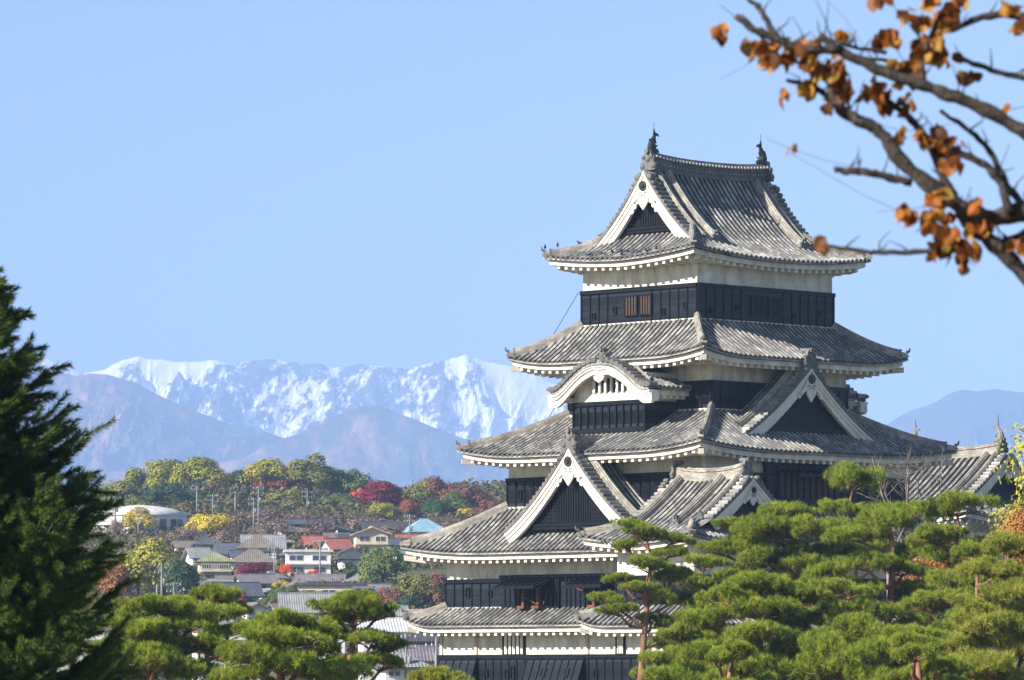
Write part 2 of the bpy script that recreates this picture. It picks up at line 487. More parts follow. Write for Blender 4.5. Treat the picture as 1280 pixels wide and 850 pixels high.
def skirt_roof(parent, out, inn, ze, zt, up, z_in, wall, sides, sr=None, hips=(), pitch=0.345, uc=1.35, curve=0.82):
    """hipped skirt between rectangle out (eave) and inn (next storey); wall = soffit rectangle below"""
    ox0, ox1, oy0, oy1 = out; ix0, ix1, iy0, iy1 = inn
    mb = MB(MZ); ev = MB(MZ)
    def mk(side):
        if side[1] == 'x':
            xo, xi = (ox0, ix0) if side[0] == '-' else (ox1, ix1)
            a0, a1, b0, b1 = oy0, oy1, iy0, iy1
        else:
            xo, xi = (oy0, iy0) if side[0] == '-' else (oy1, iy1)
            a0, a1, b0, b1 = ox0, ox1, ix0, ix1
        vm = lambda s: min(1.0, (s - a0) / (b0 - a0), (a1 - s) / (a1 - b1))
        def P(s, v):
            v = np.asarray(v, float)
            u = np.minimum((s - a0) / (b0 - a0), (a1 - s) / (a1 - b1))
            lift = up * np.maximum(0, 1 - max(u, 0) / uc) ** 2.2 * np.clip(1 - v, 0, 1.2) ** 1.2
            p = xo + (xi - xo) * v
            z = zc(v, ze, zt, curve) + lift
            q = np.full_like(v, s)
            return np.stack([p, q, z], -1) if side[1] == 'x' else np.stack([q, p, z], -1)
        return P, a0, a1, vm, abs(xi - xo)
    for side in sides:
        P, a0, a1, vm, ov = mk(side)
        s0, s1 = (sr or {}).get(side, (a0, a1))
        L = math.hypot(ov, zt - ze)
        tiled_slope(mb, P, s0, s1, vm, L, pitch)
        inw = {'-x': (1, 0), '+x': (-1, 0), '-y': (0, 1), '+y': (0, -1)}[side]
        wl = {'-x': wall[0] - ox0, '+x': ox1 - wall[1], '-y': wall[2] - oy0, '+y': oy1 - wall[3]}[side]
        eave(ev, P, s0, s1, inw, wl + 0.05, z_in, s0 == a0, s1 == a1)
        # mortar fillet where the slope meets the wall
        lo = max(s0, min(a0 + (1) * 0 + (ix0 if side[1] == 'y' else iy0) - a0, s1)); hi = min(s1, (ix1 if side[1] == 'y' else iy1))
        pp = [P(t, np.array([0.97]))[0] + np.array([0, 0, 0.08]) for t in np.linspace(lo, hi, 12)]
        mb.sweep(pp, [(-0.05, -0.08), (0.05, -0.08), (0.035, 0.05), (-0.035, 0.05)], 2)
    corners = {'--': ((ox0, oy0), (ix0, iy0)), '-+': ((ox0, oy1), (ix0, iy1)), '+-': ((ox1, oy0), (ix1, iy0)), '++': ((ox1, oy1), (ix1, iy1))}
    rf = mb.build('roof', [TILE, TILE_D, BOARDW, PAN, SIDE_SHADE], parent)
    for h in hips:
        o, i = (np.array(q) for q in corners[h])
        v = np.linspace(1, 0.02, 22)
        pts = [np.array([*(o + (i - o) * t), zc(t, ze, zt, curve) + up * max(0, 1 - t / uc) ** 2.2 * (1 - t) ** 1.2 + 0.06]) for t in v]
        hip_ridge(rf, pts)
        # diagonal corner beam under the hip
        d = (i - o) / np.linalg.norm(i - o)
        p0 = np.array([*(o + d * 0.22), ze + up - 0.44]); p1 = np.array([*(o + d * 2.0), z_in + 0.0])
        sd_ = np.array([-d[1], d[0], 0]) * 0.15; dn = np.array([0, 0, 0.26])
        ev.hexa([p0 - sd_ - dn, p0 + sd_ - dn, p1 + sd_ - dn, p1 - sd_ - dn, p0 - sd_, p0 + sd_, p1 + sd_, p1 - sd_], 1)
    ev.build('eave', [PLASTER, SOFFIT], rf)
    return rf

class Face:
    """a wall face: u along, d outward, z up"""
    def __init__(self, o, e, n):
        self.o = np.array([*o, 0.0]); self.e = np.array([*e, 0.0]); self.n = np.array([*n, 0.0])
    def p(self, u, z, d): return self.o + self.e * u + self.n * d + np.array([0, 0, z])
    def box(self, mb, u0, u1, z0, z1, d0, d1, mi=0):
        mb.hexa([self.p(u0, z0, d0), self.p(u1, z0, d0), self.p(u1, z0, d1), self.p(u0, z0, d1),
                 self.p(u0, z1, d0), self.p(u1, z1, d0), self.p(u1, z1, d1), self.p(u0, z1, d1)], mi)

def face_of(rect, side):
    x0, x1, y0, y1 = rect
    return {'-x': (Face((x0, 0), (0, 1), (-1, 0)), y0, y1), '+x': (Face((x1, 0), (0, 1), (1, 0)), y0, y1),
            '-y': (Face((0, y0), (1, 0), (0, -1)), x0, x1), '+y': (Face((0, y1), (1, 0), (0, 1)), x0, x1)}[side]

def storey(parent, rect, zb, zw, zt, sides, skip=None, top=0.06, batten=0.62):
    """white plaster above zw, black boarding with battens zb..zw"""
    x0, x1, y0, y1 = rect
    mb = MB(MZ); mb.box(x0, x1, y0, y1, zw - 0.02, zt)
    wl = mb.build('plaster_wall', PLASTER, parent)
    mb = MB(MZ); t = 0.07
    mb.box(x0 - t, x1 + t, y0 - t, y1 + t, zb, zw)
    for sd_ in sides:
        f, a, b = face_of(rect, sd_)
        a -= t; b += t
        f.box(mb, a, b, zw - 0.16, zw + 0.035, t - 0.01, t + 0.11, 1)
        f.box(mb, a, b, zb, zb + 0.16, t - 0.01, t + 0.07, 1)
        n = int((b - a) / batten)
        for k in range(n + 1):
            u = a + 0.04 + (b - a - 0.08) * k / n
            if skip and any(sd_ == q[0] and q[1] < u < q[2] for q in skip): continue
            f.box(mb, u - 0.035, u + 0.035, zb + 0.1, zw - 0.1, t - 0.01, t + 0.055, 1)
    cl = mb.build('weatherboard', [LACQ, BATTEN], parent)
    return wl, cl

def loophole(cl, f, u, z, w_=0.22, h=0.34, d=0.07):
    mb = MB(MZ)
    f.box(mb, u - w_ / 2, u + w_ / 2, z - h / 2, z + h / 2, d - 0.02, d + 0.012, 1)
    for a, b, c, e in ((-1, -0.72, -1, 1), (0.72, 1, -1, 1), (-0.72, 0.72, 0.8, 1), (-0.72, 0.72, -1, -0.8)):
        f.box(mb, u + a * w_ / 2, u + b * w_ / 2, z + c * h / 2, z + e * h / 2, d, d + 0.085, 0)
    return mb.build('loophole', [BATTEN, DARK], cl)

def lattice_window(parent, f, u0, u1, z0, z1, d=0.0, bars=5, mat_bar=WOODB, frame=BATTEN, back=DARK, depth=0.12):
    mb = MB(MZ)
    f.box(mb, u0, u1, z0, z1, d - 0.05, d + 0.015, 1)
    t = 0.07
    for a, b, c, e in ((u0 - t, u0, z0 - t, z1 + t), (u1, u1 + t, z0 - t, z1 + t), (u0, u1, z1, z1 + t), (u0, u1, z0 - t, z0)):
        f.box(mb, a, b, c, e, d - 0.05, d + depth, 0)
    wd = mb.build('window', [frame, back], parent)
    bb = MB(MZ); w_ = (u1 - u0)
    for k in range(bars):
        u = u0 + w_ * (k + 0.5) / bars
        f.box(bb, u - w_ * 0.30 / bars, u + w_ * 0.30 / bars, z0, z1, d + 0.02, d + depth - 0.02)
    return bb.build('bars', mat_bar, parent)

def awning(parent, f, u0, u1, zh, out, drop, d=0.1, ribs=7):
    mb = MB(MZ)
    a0, a1 = f.p(u0, zh, d), f.p(u1, zh, d)
    b0, b1 = f.p(u0, zh - drop, d + out), f.p(u1, zh - drop, d + out)
    t = np.array([0, 0, 0.05])
    mb.hexa([a0 - t, a1 - t, b1 - t, b0 - t, a0, a1, b1, b0], 0)
    for k in range(ribs):
        q = k / (ribs - 1)
        p0 = a0 + (a1 - a0) * q; p1 = b0 + (b1 - b0) * q; e = f.e * 0.045; up = np.array([0, 0, 0.07])
        mb.hexa([p0 - e, p0 + e, p1 + e, p1 - e, p0 - e + up, p0 + e + up, p1 + e + up, p1 - e + up], 1)
    up = np.array([0, 0, 0.09]); o = f.n * 0.09
    mb.hexa([b0 - t * 1.4, b1 - t * 1.4, b1 - t * 1.4 + o, b0 - t * 1.4 + o, b0 + up, b1 + up, b1 + up + o, b0 + up + o], 1)
    return mb.build('awning_shutter', [LACQ, BATTEN], parent)

# ---- gables
def curve_pts(zf, W, n=40):
    """points (u, z) along one half of a gable curve from the peak (u=0) to u=W, with outward-down normals"""
    u = np.linspace(0, W, n); z = np.array([zf(q) for q in u])
    du = np.gradient(u); dz = np.gradient(z); L = np.hypot(du, dz)
    nx, nz = dz / L, -du / L          # points inward and downward
    return u, z, nx, nz

def gable_front(parent, F_, zf, W, zbase, w0=0.48, w1=0.62, recess=0.45, sc=1.0, lattice='bars', base_beam=True, pend=1.0, board_d=0.0):
    """boards, pendant and lattice of a gable. F_: Face with u=0 at the middle; zf(u) roof underside; returns objects"""
    u, z, nx, nz = curve_pts(zf, W)
    q = np.linspace(0, 1, len(u))
    wd = w0 + (w1 - w0) * q
    iu, iz = u + nx * wd, z + nz * wd
    # mitre the inner edge at the peak
    k = np.argmax(iu > 0) if (iu < 0).any() else 0
    if k > 0:
        zz = np.interp(0, [iu[k - 1], iu[k]], [iz[k - 1], iz[k]])
        iu[:k] = 0; iz[:k] = zz
    bd = MB(MZ)
    for sgn in (-1, 1):
        for (a, b, d0, d1, mi) in ((0.0, 1.0, board_d - 0.16, board_d, 0), (0.0, 0.52, board_d - 0.02, board_d + 0.06, 0), (0.0, 0.22, board_d + 0.02, board_d + 0.12, 0), (0.88, 1.0, board_d - 0.02, board_d + 0.035, 0)):
            au, az = u + (iu - u) * a, z + (iz - z) * a
            bu, bz = u + (iu - u) * b, z + (iz - z) * b
            G = np.array([[F_.p(sgn * au[i], az[i], d0), F_.p(sgn * au[i], az[i], d1), F_.p(sgn * bu[i], bz[i], d1), F_.p(sgn * bu[i], bz[i], d0)] for i in range(len(u))])
            n = len(u); idx = np.arange(n * 4).reshape(n, 4)
            fq = np.stack([idx[:-1], idx[1:], np.roll(idx, -1, 1)[1:], np.roll(idx, -1, 1)[:-1]], -1).reshape(-1, 4).tolist()
            fq += [tuple(idx[0].tolist()), tuple(idx[-1][::-1].tolist())]
            bd.add(G.reshape(-1, 3), [tuple(t) for t in fq], mi)
    bd.build('bargeboard', BOARDW, parent)
    # lattice
    zl = lambda x: float(np.interp(abs(x), iu, iz))
    ins = np.where(iz > zbase)[0]
    Wi = float(np.interp(zbase, iz[::-1], iu[::-1]))
    lt = MB(MZ)
    xs = np.linspace(-Wi, Wi, 31)
    top = [F_.p(x, max(zbase, zl(x)) + 0.1, -recess) for x in xs]; bot = [F_.p(x, zbase - 0.25, -recess) for x in xs]
    lt.grid(np.stack([np.array(top), np.array(bot)], 1), 0)
    step = 0.17
    nb = int(Wi / step)
    for k in range(-nb, nb + 1):
        x = k * step; h = zl(x)
        if h - zbase < 0.05: continue
        F_.box(lt, x - 0.058, x + 0.058, zbase, h + 0.05, -recess + 0.01, -recess + 0.11, 1)
    zz = zbase + 0.17
    while zz < iz.max():
        wx = float(np.interp(zz, iz[::-1], iu[::-1]))
        if lattice == 'grid':
            F_.box(lt, -wx, wx, zz - 0.055, zz + 0.055, -recess + 0.02, -recess + 0.10, 1)
        else:
            if wx > Wi * 0.42:
                for s_ in (-1, 1):
                    a, b = sorted((s_ * Wi * 0.42, s_ * wx)); F_.box(lt, a, b, zz - 0.055, zz + 0.055, -recess + 0.02, -recess + 0.10, 1)
        zz += 0.17
    if base_beam:
        F_.box(lt, -Wi - 0.1, Wi + 0.1, zbase - 0.28, zbase, -recess, -recess + 0.20, 1)
        F_.box(lt, -Wi - 0.25, Wi + 0.25, zbase - 0.12, zbase - 0.02, -recess + 0.1, -recess + 0.26, 1)
    lt.build('lattice', [LATBACK, BATTEN], parent)
    # soffit of the verge
    sf = MB(MZ)
    for sgn in (-1, 1):
        G = np.array([[F_.p(sgn * u[i], z[i] - 0.03, board_d - 0.1), F_.p(sgn * u[i], z[i] - 0.03, -recess - 0.1)] for i in range(len(u))])
        sf.grid(G, 0)
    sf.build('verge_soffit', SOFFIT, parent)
    # pendant
    pm = MB(MZ); pend = pend * 1.12; zt = float(zl(0)) + 0.02 * sc * pend
    d = board_d + 0.03
    half = [(0, -0.98), (0.16, -0.80), (0.30, -0.62), (0.30, -0.46), (0.44, -0.50), (0.62, -0.66), (0.74, -0.60), (0.62, -0.44), (0.46, -0.28), (0.34, -0.12), (0.30, 0.10), (0.20, 0.34)]
    poly = [(a * sc * pend, b * sc * pend) for a, b in half] + [(-a * sc * pend, b * sc * pend) for a, b in half[::-1] if a > 0]
    pm.prism(poly, F_.p(0, zt, d), F_.e, (0, 0, 1), F_.n, 0.10 * sc, 0)
    a = np.linspace(0, 2 * math.pi, 8, endpoint=False)
    for r, dd, mi in ((0.235, 0.16, 1), (0.10, 0.22, 1)):
        pm.prism([(math.cos(t) * r * sc * pend, math.sin(t) * r * sc * pend + 0.10 * sc * pend) for t in a], F_.p(0, zt, d), F_.e, (0, 0, 1), F_.n, dd * sc, mi)
    for sgn in (-1, 1):               # scroll grooves and frilled wings along the board
        for k in range(3):
            uu = (0.40 + 0.17 * k) * sc * pend
            zz = zl(uu) - 0.02
            pm.prism([(-0.10, -0.05), (0.0, -0.12), (0.10, -0.05), (0.11, 0.12), (-0.11, 0.12)], F_.p(sgn * uu, zz, d - 0.04), F_.e, (0, 0, 1), F_.n, 0.07, 0)
        b = np.linspace(0.3, 5.2, 12)
        c = [F_.p(sgn * (0.15 + math.cos(t) * (0.13 - 0.016 * t)) * sc * pend, zt + (-0.30 + math.sin(t) * (0.13 - 0.016 * t)) * sc * pend, d + 0.10 * sc) for t in b]
        pm.sweep(np.array(c), [(-0.018, -0.018), (0.018, -0.018), (0.018, 0.018), (-0.018, 0.018)], 1, up=tuple(F_.n))
    pm.build('pendant', [BOARDW, BRONZE], parent)

def verge_tiles(parent, F_, zf, W, d_front, length=0.62, step=0.31, r=0.115, thick=0.12):
    """short tile rows across the verge, their dark ends facing out over the board"""
    mb = MB(MZ)
    u, z, nx, nz = curve_pts(zf, W, 120)
    L = np.concatenate([[0], np.cumsum(np.hypot(np.diff(u), np.diff(z)))])
    for sgn in (-1, 1):
        # thin bed under the stubs
        G = np.array([[F_.p(sgn * u[i], z[i] + 0.03, d_front - 0.02), F_.p(sgn * u[i], z[i] + thick, d_front - 0.02), F_.p(sgn * u[i], z[i] + thick, d_front - length)] for i in range(0, len(u), 4)])
        mb.grid(G, 0)
        t = 0.25
        while t < L[-1] - 0.05:
            uu = np.interp(t, L, u); zz = np.interp(t, L, z); ax = np.interp(t, L, nx); az = np.interp(t, L, nz)
            c0 = F_.p(sgn * (uu - ax * thick), zz - az * thick, d_front + 0.05)
            tx = np.array([-az, ax])       # along the curve
            N = F_.e * (-sgn * ax) + np.array([0, 0, -az]); T = F_.e * (sgn * tx[0]) + np.array([0, 0, tx[1]])
            a = np.linspace(0, 2 * math.pi, 8, endpoint=False)
            ring = np.array([T * math.cos(q) * r * 0.95 + N * (math.sin(q) * r) for q in a])
            A = c0 + ring; B = A - F_.n * length
            mb.add(np.concatenate([A, B]), [(i, 8 + i, 8 + (i + 1) % 8, (i + 1) % 8) for i in range(8)], 0, np.full((16, 2), t * 3))
            mb.add(c0 + ring * 1.02 + F_.n * 0.012, [tuple(range(8))], 1)
            mb.hexa([c0 + T * 0.10 - N * 0.11, c0 + T * 0.22 - N * 0.11, c0 + T * 0.22 - N * 0.11 - F_.n * 0.1, c0 + T * 0.10 - N * 0.11 - F_.n * 0.1,
                     c0 + T * 0.10 + N * 0.03, c0 + T * 0.22 + N * 0.03, c0 + T * 0.22 + N * 0.03 - F_.n * 0.1, c0 + T * 0.10 + N * 0.03 - F_.n * 0.1], 1)
            t += step
    return mb.build('verge_tiles', [TILE, TILE_D], parent)

def slope_ridge(parent, F_, zf, u0, u1, d, wid=0.15, h=0.36, name='descending_ridge', orn=0.42, sides=(-1, 1), copper=None, lift=0.1):
    """ridge running down the slope at depth d behind the front"""
    for sgn in sides:
        mb = MB(MZ)
        uu = np.linspace(u0, u1, 26)
        pts = np.array([F_.p(sgn * q, zf(q) + lift, d) for q in uu])
        mb.sweep(pts, RIDGE_PROF(wid, h), 0)
        ornament(mb, pts[-1] + np.array([0, 0, 0.04]), pts[-1] - pts[-3], orn, 1)
        o = mb.build(name, [RIDGE, TILE_D], parent)
        if copper is not None:
            cm = MB(MZ)
            pc = np.array([F_.p(sgn * q, zf(q) + lift + 0.03, copper) for q in uu])
            cm.sweep(pc, [(-0.10, -0.03), (0.10, -0.03), (0.10, 0.03), (-0.10, 0.03)], 0)
            cm.build('copper_flashing', COPPER, parent)

def dormer_gable(parent, F_, W, zb, zp, depth, k=0.34, zlat=None, lattice='bars', pend=1.0, orn=0.8, sides_low=(0.0, 0.0), rsc=1.0):
    """triangular dormer gable (front plane d=0), roof running back by depth"""
    zf = lambda u: zp - (zp - zb) * ((1 + k) * (abs(u) / W) - k * (abs(u) / W) ** 2)
    g = MB(MZ)
    L = math.hypot(W, zp - zb) * 1.04
    for sgn in (-1, 1):
        def P(s, v, sgn=sgn):
            v = np.asarray(v, float); u = W * (1 - v)
            zz = np.array([zf(q) for q in u]) + 0.12
            return F_.o + F_.e * (sgn * u)[:, None] + F_.n * (-s) + np.array([0, 0, 1.0]) * zz[:, None]
        tiled_slope(g, P, 0.75, depth, lambda s: 1.0, L, caps=False)
    gb = g.build('gable', [TILE, TILE_D, BOARDW, PAN, SIDE_SHADE], parent)
    gable_front(gb, F_, zf, W, zlat if zlat is not None else zb + 0.35, lattice=lattice, pend=pend)
    verge_tiles(gb, F_, zf, W - 0.05, 0.10)
    slope_ridge(gb, F_, zf, 0.1, W * 0.93, -0.80, copper=-0.58, wid=0.17, h=0.40)
    mb = MB(MZ)
    mb.sweep(np.array([F_.p(0, zp + 0.15, q) for q in np.linspace(0.02, -depth, 8)]), RIDGE_PROF(0.20, 0.55), 0)
    mb.build('ridge', [RIDGE, TILE_D], gb)
    om = MB(MZ)
    ornament(om, F_.p(0, zp + 0.25, -0.1), F_.n, orn, 0)
    for sgn in (-1, 1):                      # scrolled wings below the crest
        for j, (a, r) in enumerate(((0.55, 0.22), (0.86, 0.17), (1.12, 0.13))):
            c = F_.p(sgn * a * orn, zf(a * orn) + 0.26, -0.1)
            om.tube([c, c + F_.n * 0.28, c + F_.n * 0.34], [r * orn, r * orn, r * orn * 0.4], 0, 8)
    om.build('ridge_end_tile', TILE_D, gb)
    return gb

def fish_finial(parent, p, toward, size=1.0, mat=BRONZE):
    """shachi: head on the ridge, body rising, tail curled over towards the middle of the ridge"""
    p = np.asarray(p, float); t = np.array([toward[0], toward[1], 0.0]); s = np.cross(t, (0, 0, 1.0))
    mb = MB(MZ)
    c = np.array([(-0.06, 0.0), (-0.10, 0.18), (-0.14, 0.36), (-0.10, 0.56), (0.0, 0.74), (0.06, 0.88), (0.10, 1.02)]) * size
    pts = np.array([p + t * a + np.array([0, 0, b]) for a, b in c])
    a = np.linspace(0, 2 * math.pi, 10, endpoint=False)
    mb.sweep(pts, np.stack([np.cos(a) * 0.20, np.sin(a) * 0.25], 1) * size, 0, True, tuple(t), True, [1.1, 1.22, 1.15, 1.0, 0.78, 0.56, 0.36])
    # snout resting on the ridge
    mb.tube([p + t * 0.02 * size + np.array([0, 0, 0.10 * size]), p + t * 0.30 * size + np.array([0, 0, 0.10 * size]), p + t * 0.44 * size + np.array([0, 0, 0.05 * size])], [0.2 * size, 0.15 * size, 0.07 * size], 0, 8)
    ax = lambda poly, o, th: mb.prism([(q * size, r * size) for q, r in poly], o - s * th * size / 2, t, (0, 0, 1), s, th * size, 0)
    tip = p + np.array([0, 0, 0])
    ax([(0.00, 0.92), (0.10, 0.90), (0.34, 1.04), (0.46, 0.96), (0.42, 1.12), (0.22, 1.18), (0.10, 1.12)], tip, 0.08)
    ax([(0.00, 0.92), (0.12, 0.96), (0.16, 1.20), (0.06, 1.42), (0.01, 1.18)], tip, 0.08)
    ax([(0.02, 0.52), (0.16, 0.60), (0.28, 0.56), (0.22, 0.72), (0.06, 0.72)], tip, 0.06)
    for z0 in (0.2, 0.36, 0.52, 0.66):
        ax([(-0.30, z0), (-0.36, z0 + 0.12), (-0.2, z0 + 0.13)], tip, 0.06)
    for sg in (-1, 1):
        mb.add([p + s * sg * 0.18 * size + np.array([0, 0, 0.22 * size]), p + s * sg * 0.34 * size + np.array([0, 0, 0.44 * size]) + t * 0.1 * size, p + s * sg * 0.16 * size + np.array([0, 0, 0.42 * size])], [(0, 1, 2)], 0)
    o = mb.build('fish_finial', mat, parent)
    rod = MB(MZ); q = p + t * 0.06 * size + np.array([0, 0, 1.3 * size])
    rod.tube([q, q + np.array([0, 0, 0.5 * size])], 0.016, 0, 5)
    rod.build('lightning_rod', IRON, parent)
    return o

def irimoya(parent, M, hx, hy, Z, dg, vo, up, z_in, wall_in, Wb=None, ridge_h=0.6, ridge_w=0.2, pitch=0.345, kuda=(1.4, 1.4), kuda_end=0.8, lattice='bars', pend=1.0, fish=0.0, dots=False, lat_up=0.35, fishmat=BRONZE, rollout=0.45, gables=(0, 1), ends=(0, 1), orn=0.8, mains=(-1, 1)):
    """hip-and-gable roof, ridge along local x; M places it in castle coordinates"""
    global MZ
    keep = MZ
    MZ = keep @ M
    try:
        rf_m = MB(MZ); ev = MB(MZ)
        Lc = 2.6 * max(dg)
        def lift(dx, dy):
            u = np.maximum(dx, dy) if False else None
            return 0
        def zl(dx, dy):
            """height at inset dx from the end eave, dy from the long eave"""
            return 0
        hz = float(Z(hy))
        for sg in mains:                  # long slopes
            def P(s, v, sg=sg):
                v = np.asarray(v, float); d = v * hy
                dxe = hx - abs(s)
                lf = up * max(0, 1 - dxe / Lc) ** 2.2 * np.clip(1 - d / max(dg), 0, 1.2) ** 1.2
                return np.stack([np.full_like(v, s), sg * (hy - d), np.array([Z(q) for q in d]) + lf], -1)
            xg = (-hx + dg[0] - vo, hx - dg[1] + vo)
            L = math.hypot(hy, hz - Z(0)) * 1.05
            tiled_slope(rf_m, P, xg[0] + 0.62, xg[1] - 0.62, lambda s: 1.0, L, pitch, nv=16)
            full = lambda s: 1.0
            # verge strips without long rows: just the bed
            G = []
            for s0, s1 in ((xg[0], xg[0] + 0.62), (xg[1] - 0.62, xg[1])):
                vv = np.linspace(0, 1, 17)
                q = [P(s, vv) for s in (s0, (s0 + s1) / 2, s1)]
                rf_m.grid(np.array(q), 0, np.stack([np.zeros((3, 17)), np.tile(vv * L / 0.3, (3, 1))], -1))
                rows0 = lambda s: 1.0
                tiled_slope(rf_m, P, s0, s1, lambda s: min(1.0, (hx - abs(s)) / hy), L * 1.0, pitch, sheet=False)
            for a, b in ((-hx, xg[0]), (xg[1], hx)):
                tiled_slope(rf_m, P, a, b, lambda s: max(0.0, min(1.0, (hx - abs(s)) / hy)), L, pitch)
            eave(ev, P, -hx, hx, (0, -sg), hy - wall_in[1], z_in)
        hd = (-1, 1)
        for i in ends:
            sg = hd[i]; dgi = dg[i]
            def Q(s, v, sg=sg, dgi=dgi):
                v = np.asarray(v, float); d = v * (dgi + 0.05)
                dye = hy - abs(s)
                lf = up * max(0, 1 - dye / Lc) ** 2.2 * np.clip(1 - d / max(dg), 0, 1.2) ** 1.2
                return np.stack([sg * (hx - d), np.full_like(v, s), np.array([Z(q) for q in d]) + lf], -1)
            tiled_slope(rf_m, Q, -hy, hy, lambda s: min(1.0, (hy - abs(s)) / dgi), math.hypot(dgi, Z(dgi) - Z(0)), pitch)
            eave(ev, Q, -hy, hy, (-sg, 0), hx - wall_in[0], z_in)
        rf = rf_m.build('roof', [TILE, TILE_D, BOARDW, PAN, SIDE_SHADE], parent)
        ev.build('eave', [PLASTER, SOFFIT], rf)
        # hips
        for i in ends:
            sg = hd[i]
            for sy_ in (-1, 1):
                t = np.linspace(dg[i] * 1.0, 0.03, 20)
                pts = [np.array([sg * (hx - d), sy_ * (hy - d), Z(d) + up * max(0, 1 - d / Lc) ** 2.2 * max(0, 1 - d / max(dg)) ** 1.2 + 0.06]) for d in t]
                hip_ridge(rf, pts)
        # gables
        for i in gables:
            sg = hd[i]; xv = sg * (hx - dg[i] + vo)
            Fg = Face((xv, 0), (0, 1), (sg, 0))
            zf = lambda u: float(Z(hy - abs(u))) - 0.02
            W = Wb if Wb else hy - dg[i] * 0.85
            gp = MB(MZ)
            gp.box(min(xv - sg * (vo + 0.25), xv - sg * (vo + 0.05)), max(xv - sg * (vo + 0.25), xv - sg * (vo + 0.05)), -0.2, 0.2, Z(dg[i]) - 0.3, Z(dg[i]) + 0.05)
            gb = gp.build('gable', [LATBACK], parent)
            gable_front(gb, Fg, zf, W, float(Z(dg[i])) + lat_up, recess=vo * 0.75, lattice=lattice, pend=pend)
            verge_tiles(gb, Fg, zf, W + 0.15, 0.10, length=0.62)
            slope_ridge(gb, Fg, zf, 0.05, W + 0.05, -0.72, wid=0.13, h=0.26, name='verge_ridge', orn=0.3)
            om = MB(MZ)
            ornament(om, Fg.p(0, hz + 0.35, -0.42), Fg.n, orn, 0)
            for s_ in (-1, 1):
                for a, r in ((0.55, 0.22), (0.86, 0.17), (1.12, 0.13)):
                    c = Fg.p(s_ * a * orn, zf(a * orn) + 0.30, -0.15)
                    om.tube([c, c + Fg.n * 0.3, c + Fg.n * 0.36], [r * orn, r * orn, r * orn * 0.4], 0, 8)
            om.build('ridge_end_tile', TILE_D, gb)
            Fk = Face((sg * (hx - dg[i] + vo - kuda[i]), 0), (0, 1), (sg, 0))
            slope_ridge(rf, Fk, zf, 0.1, hy - kuda_end, 0.0, wid=0.17, h=0.36, orn=0.48)
        # main ridge
        xr0, xr1 = -hx + dg[0] - vo + 0.38, hx - dg[1] + vo - 0.38
        xs = np.linspace(xr0, xr1, 24); mid = (xr0 + xr1) / 2; hl = (xr1 - xr0) / 2
        zr = [hz + 0.02 + 0.22 * abs((x - mid) / hl) ** 2.5 for x in xs]
        rm = MB(MZ)
        pts = np.array([(x, 0, z) for x, z in zip(xs, zr)])
        h = ridge_h; w_ = ridge_w
        rm.sweep(pts, [(-w_, -0.1), (w_, -0.1), (w_, h * 0.62), (w_ * 1.35, h * 0.66), (w_ * 1.35, h * 0.80), (w_ * 0.7, h * 0.88), (w_ * 0.45, h), (-w_ * 0.45, h), (-w_ * 0.7, h * 0.88), (-w_ * 1.35, h * 0.80), (-w_ * 1.35, h * 0.66), (-w_, h * 0.62)], 1 if dots else 0)
        if dots:
            for sg in (-1, 1):
                for k in range(int((xr1 - xr0) / 0.24)):
                    x = xr0 + 0.2 + 0.24 * k
                    z = np.interp(x, xs, zr)
                    rm.tube([(x, sg * (w_ * 1.35 - 0.02), z + h * 0.715), (x, sg * (w_ * 1.35 + 0.05), z + h * 0.715)], 0.066, 2, 8)
                    for zz in (0.16, 0.30, 0.44):
                        rm.tube([(x + (0.12 if zz == 0.30 else 0), sg * (w_ - 0.02), z + h * zz), (x + (0.12 if zz == 0.30 else 0), sg * (w_ + 0.035), z + h * zz)], 0.05, 1 if zz != 0.30 else 0, 6)
        rm.build('main_ridge', [RIDGE, TILE_D, BOARDW], rf)
        if fish:
            for x, sg in ((xr0 + 0.24, 1), (xr1 - 0.24, -1)):
                fish_finial(rf, (x, 0, hz + 0.22 + h * 0.98), (sg, 0), fish, fishmat)
        return rf
    finally:
        MZ = keep

I4 = np.eye(4)
def place(x, y, rz, z=0.0):
    m = np.eye(4); c, s = math.cos(rz), math.sin(rz)
    m[0, 0], m[0, 1], m[1, 0], m[1, 1] = c, -s, s, c
    m[0, 3], m[1, 3], m[2, 3] = x, y, z
    return m

# ------------------------------------------------------------------ the keep
KEEP = thing('castle_keep', 'tall black and white castle keep of stacked grey tiled roofs', 'castle', (CX, CY, 0), math.radians(90) - ALPHA)

T = (-4.99, 4.99, -3.97, 3.97)
B5 = (-4.97, 4.97, -4.92, 4.92)
B3 = (-7.44, 7.44, -6.84, 6.84)
B2 = (-8.8, 8.8, -6.6, 9.92)
B1 = (-9.0, 9.0, -6.6, 10.2)

# top storey
_, cl = storey(KEEP, T, 17.7, 19.62, 21.3, ('-x', '-y', '+x', '+y'), skip=[('-x', -0.9, 1.9), ('-y', -1.5, 1.2)])
f, _, _ = face_of(T, '-x')
for px in (743, 769.5, 830, 857):
    loophole(cl, f, c_px(px, x=-5.06), 18.45 + (0.12 if px in (769.5, 857) else -0.1))
for a, b in ((783, 797), (801.6, 814.6)):
    u0, u1 = sorted((c_px(a, x=-5.06), c_px(b, x=-5.06)))
    lattice_window(cl, f, u0, u1, 18.28, 19.18, 0.07, 4, WOODB)
f, _, _ = face_of(T, '-y')
for px in (888, 921, 991.5, 1024):
    loophole(cl, f, c_px(px, y=-4.04), 18.45 + (0.12 if px in (921, 1024) else -0.1))
for a, b in ((939, 955), (960.5, 976)):
    u0, u1 = sorted((c_px(a, y=-4.04), c_px(b, y=-4.04)))
    lattice_window(cl, f, u0, u1, 18.28, 19.18, 0.07, 5, BATTEN)
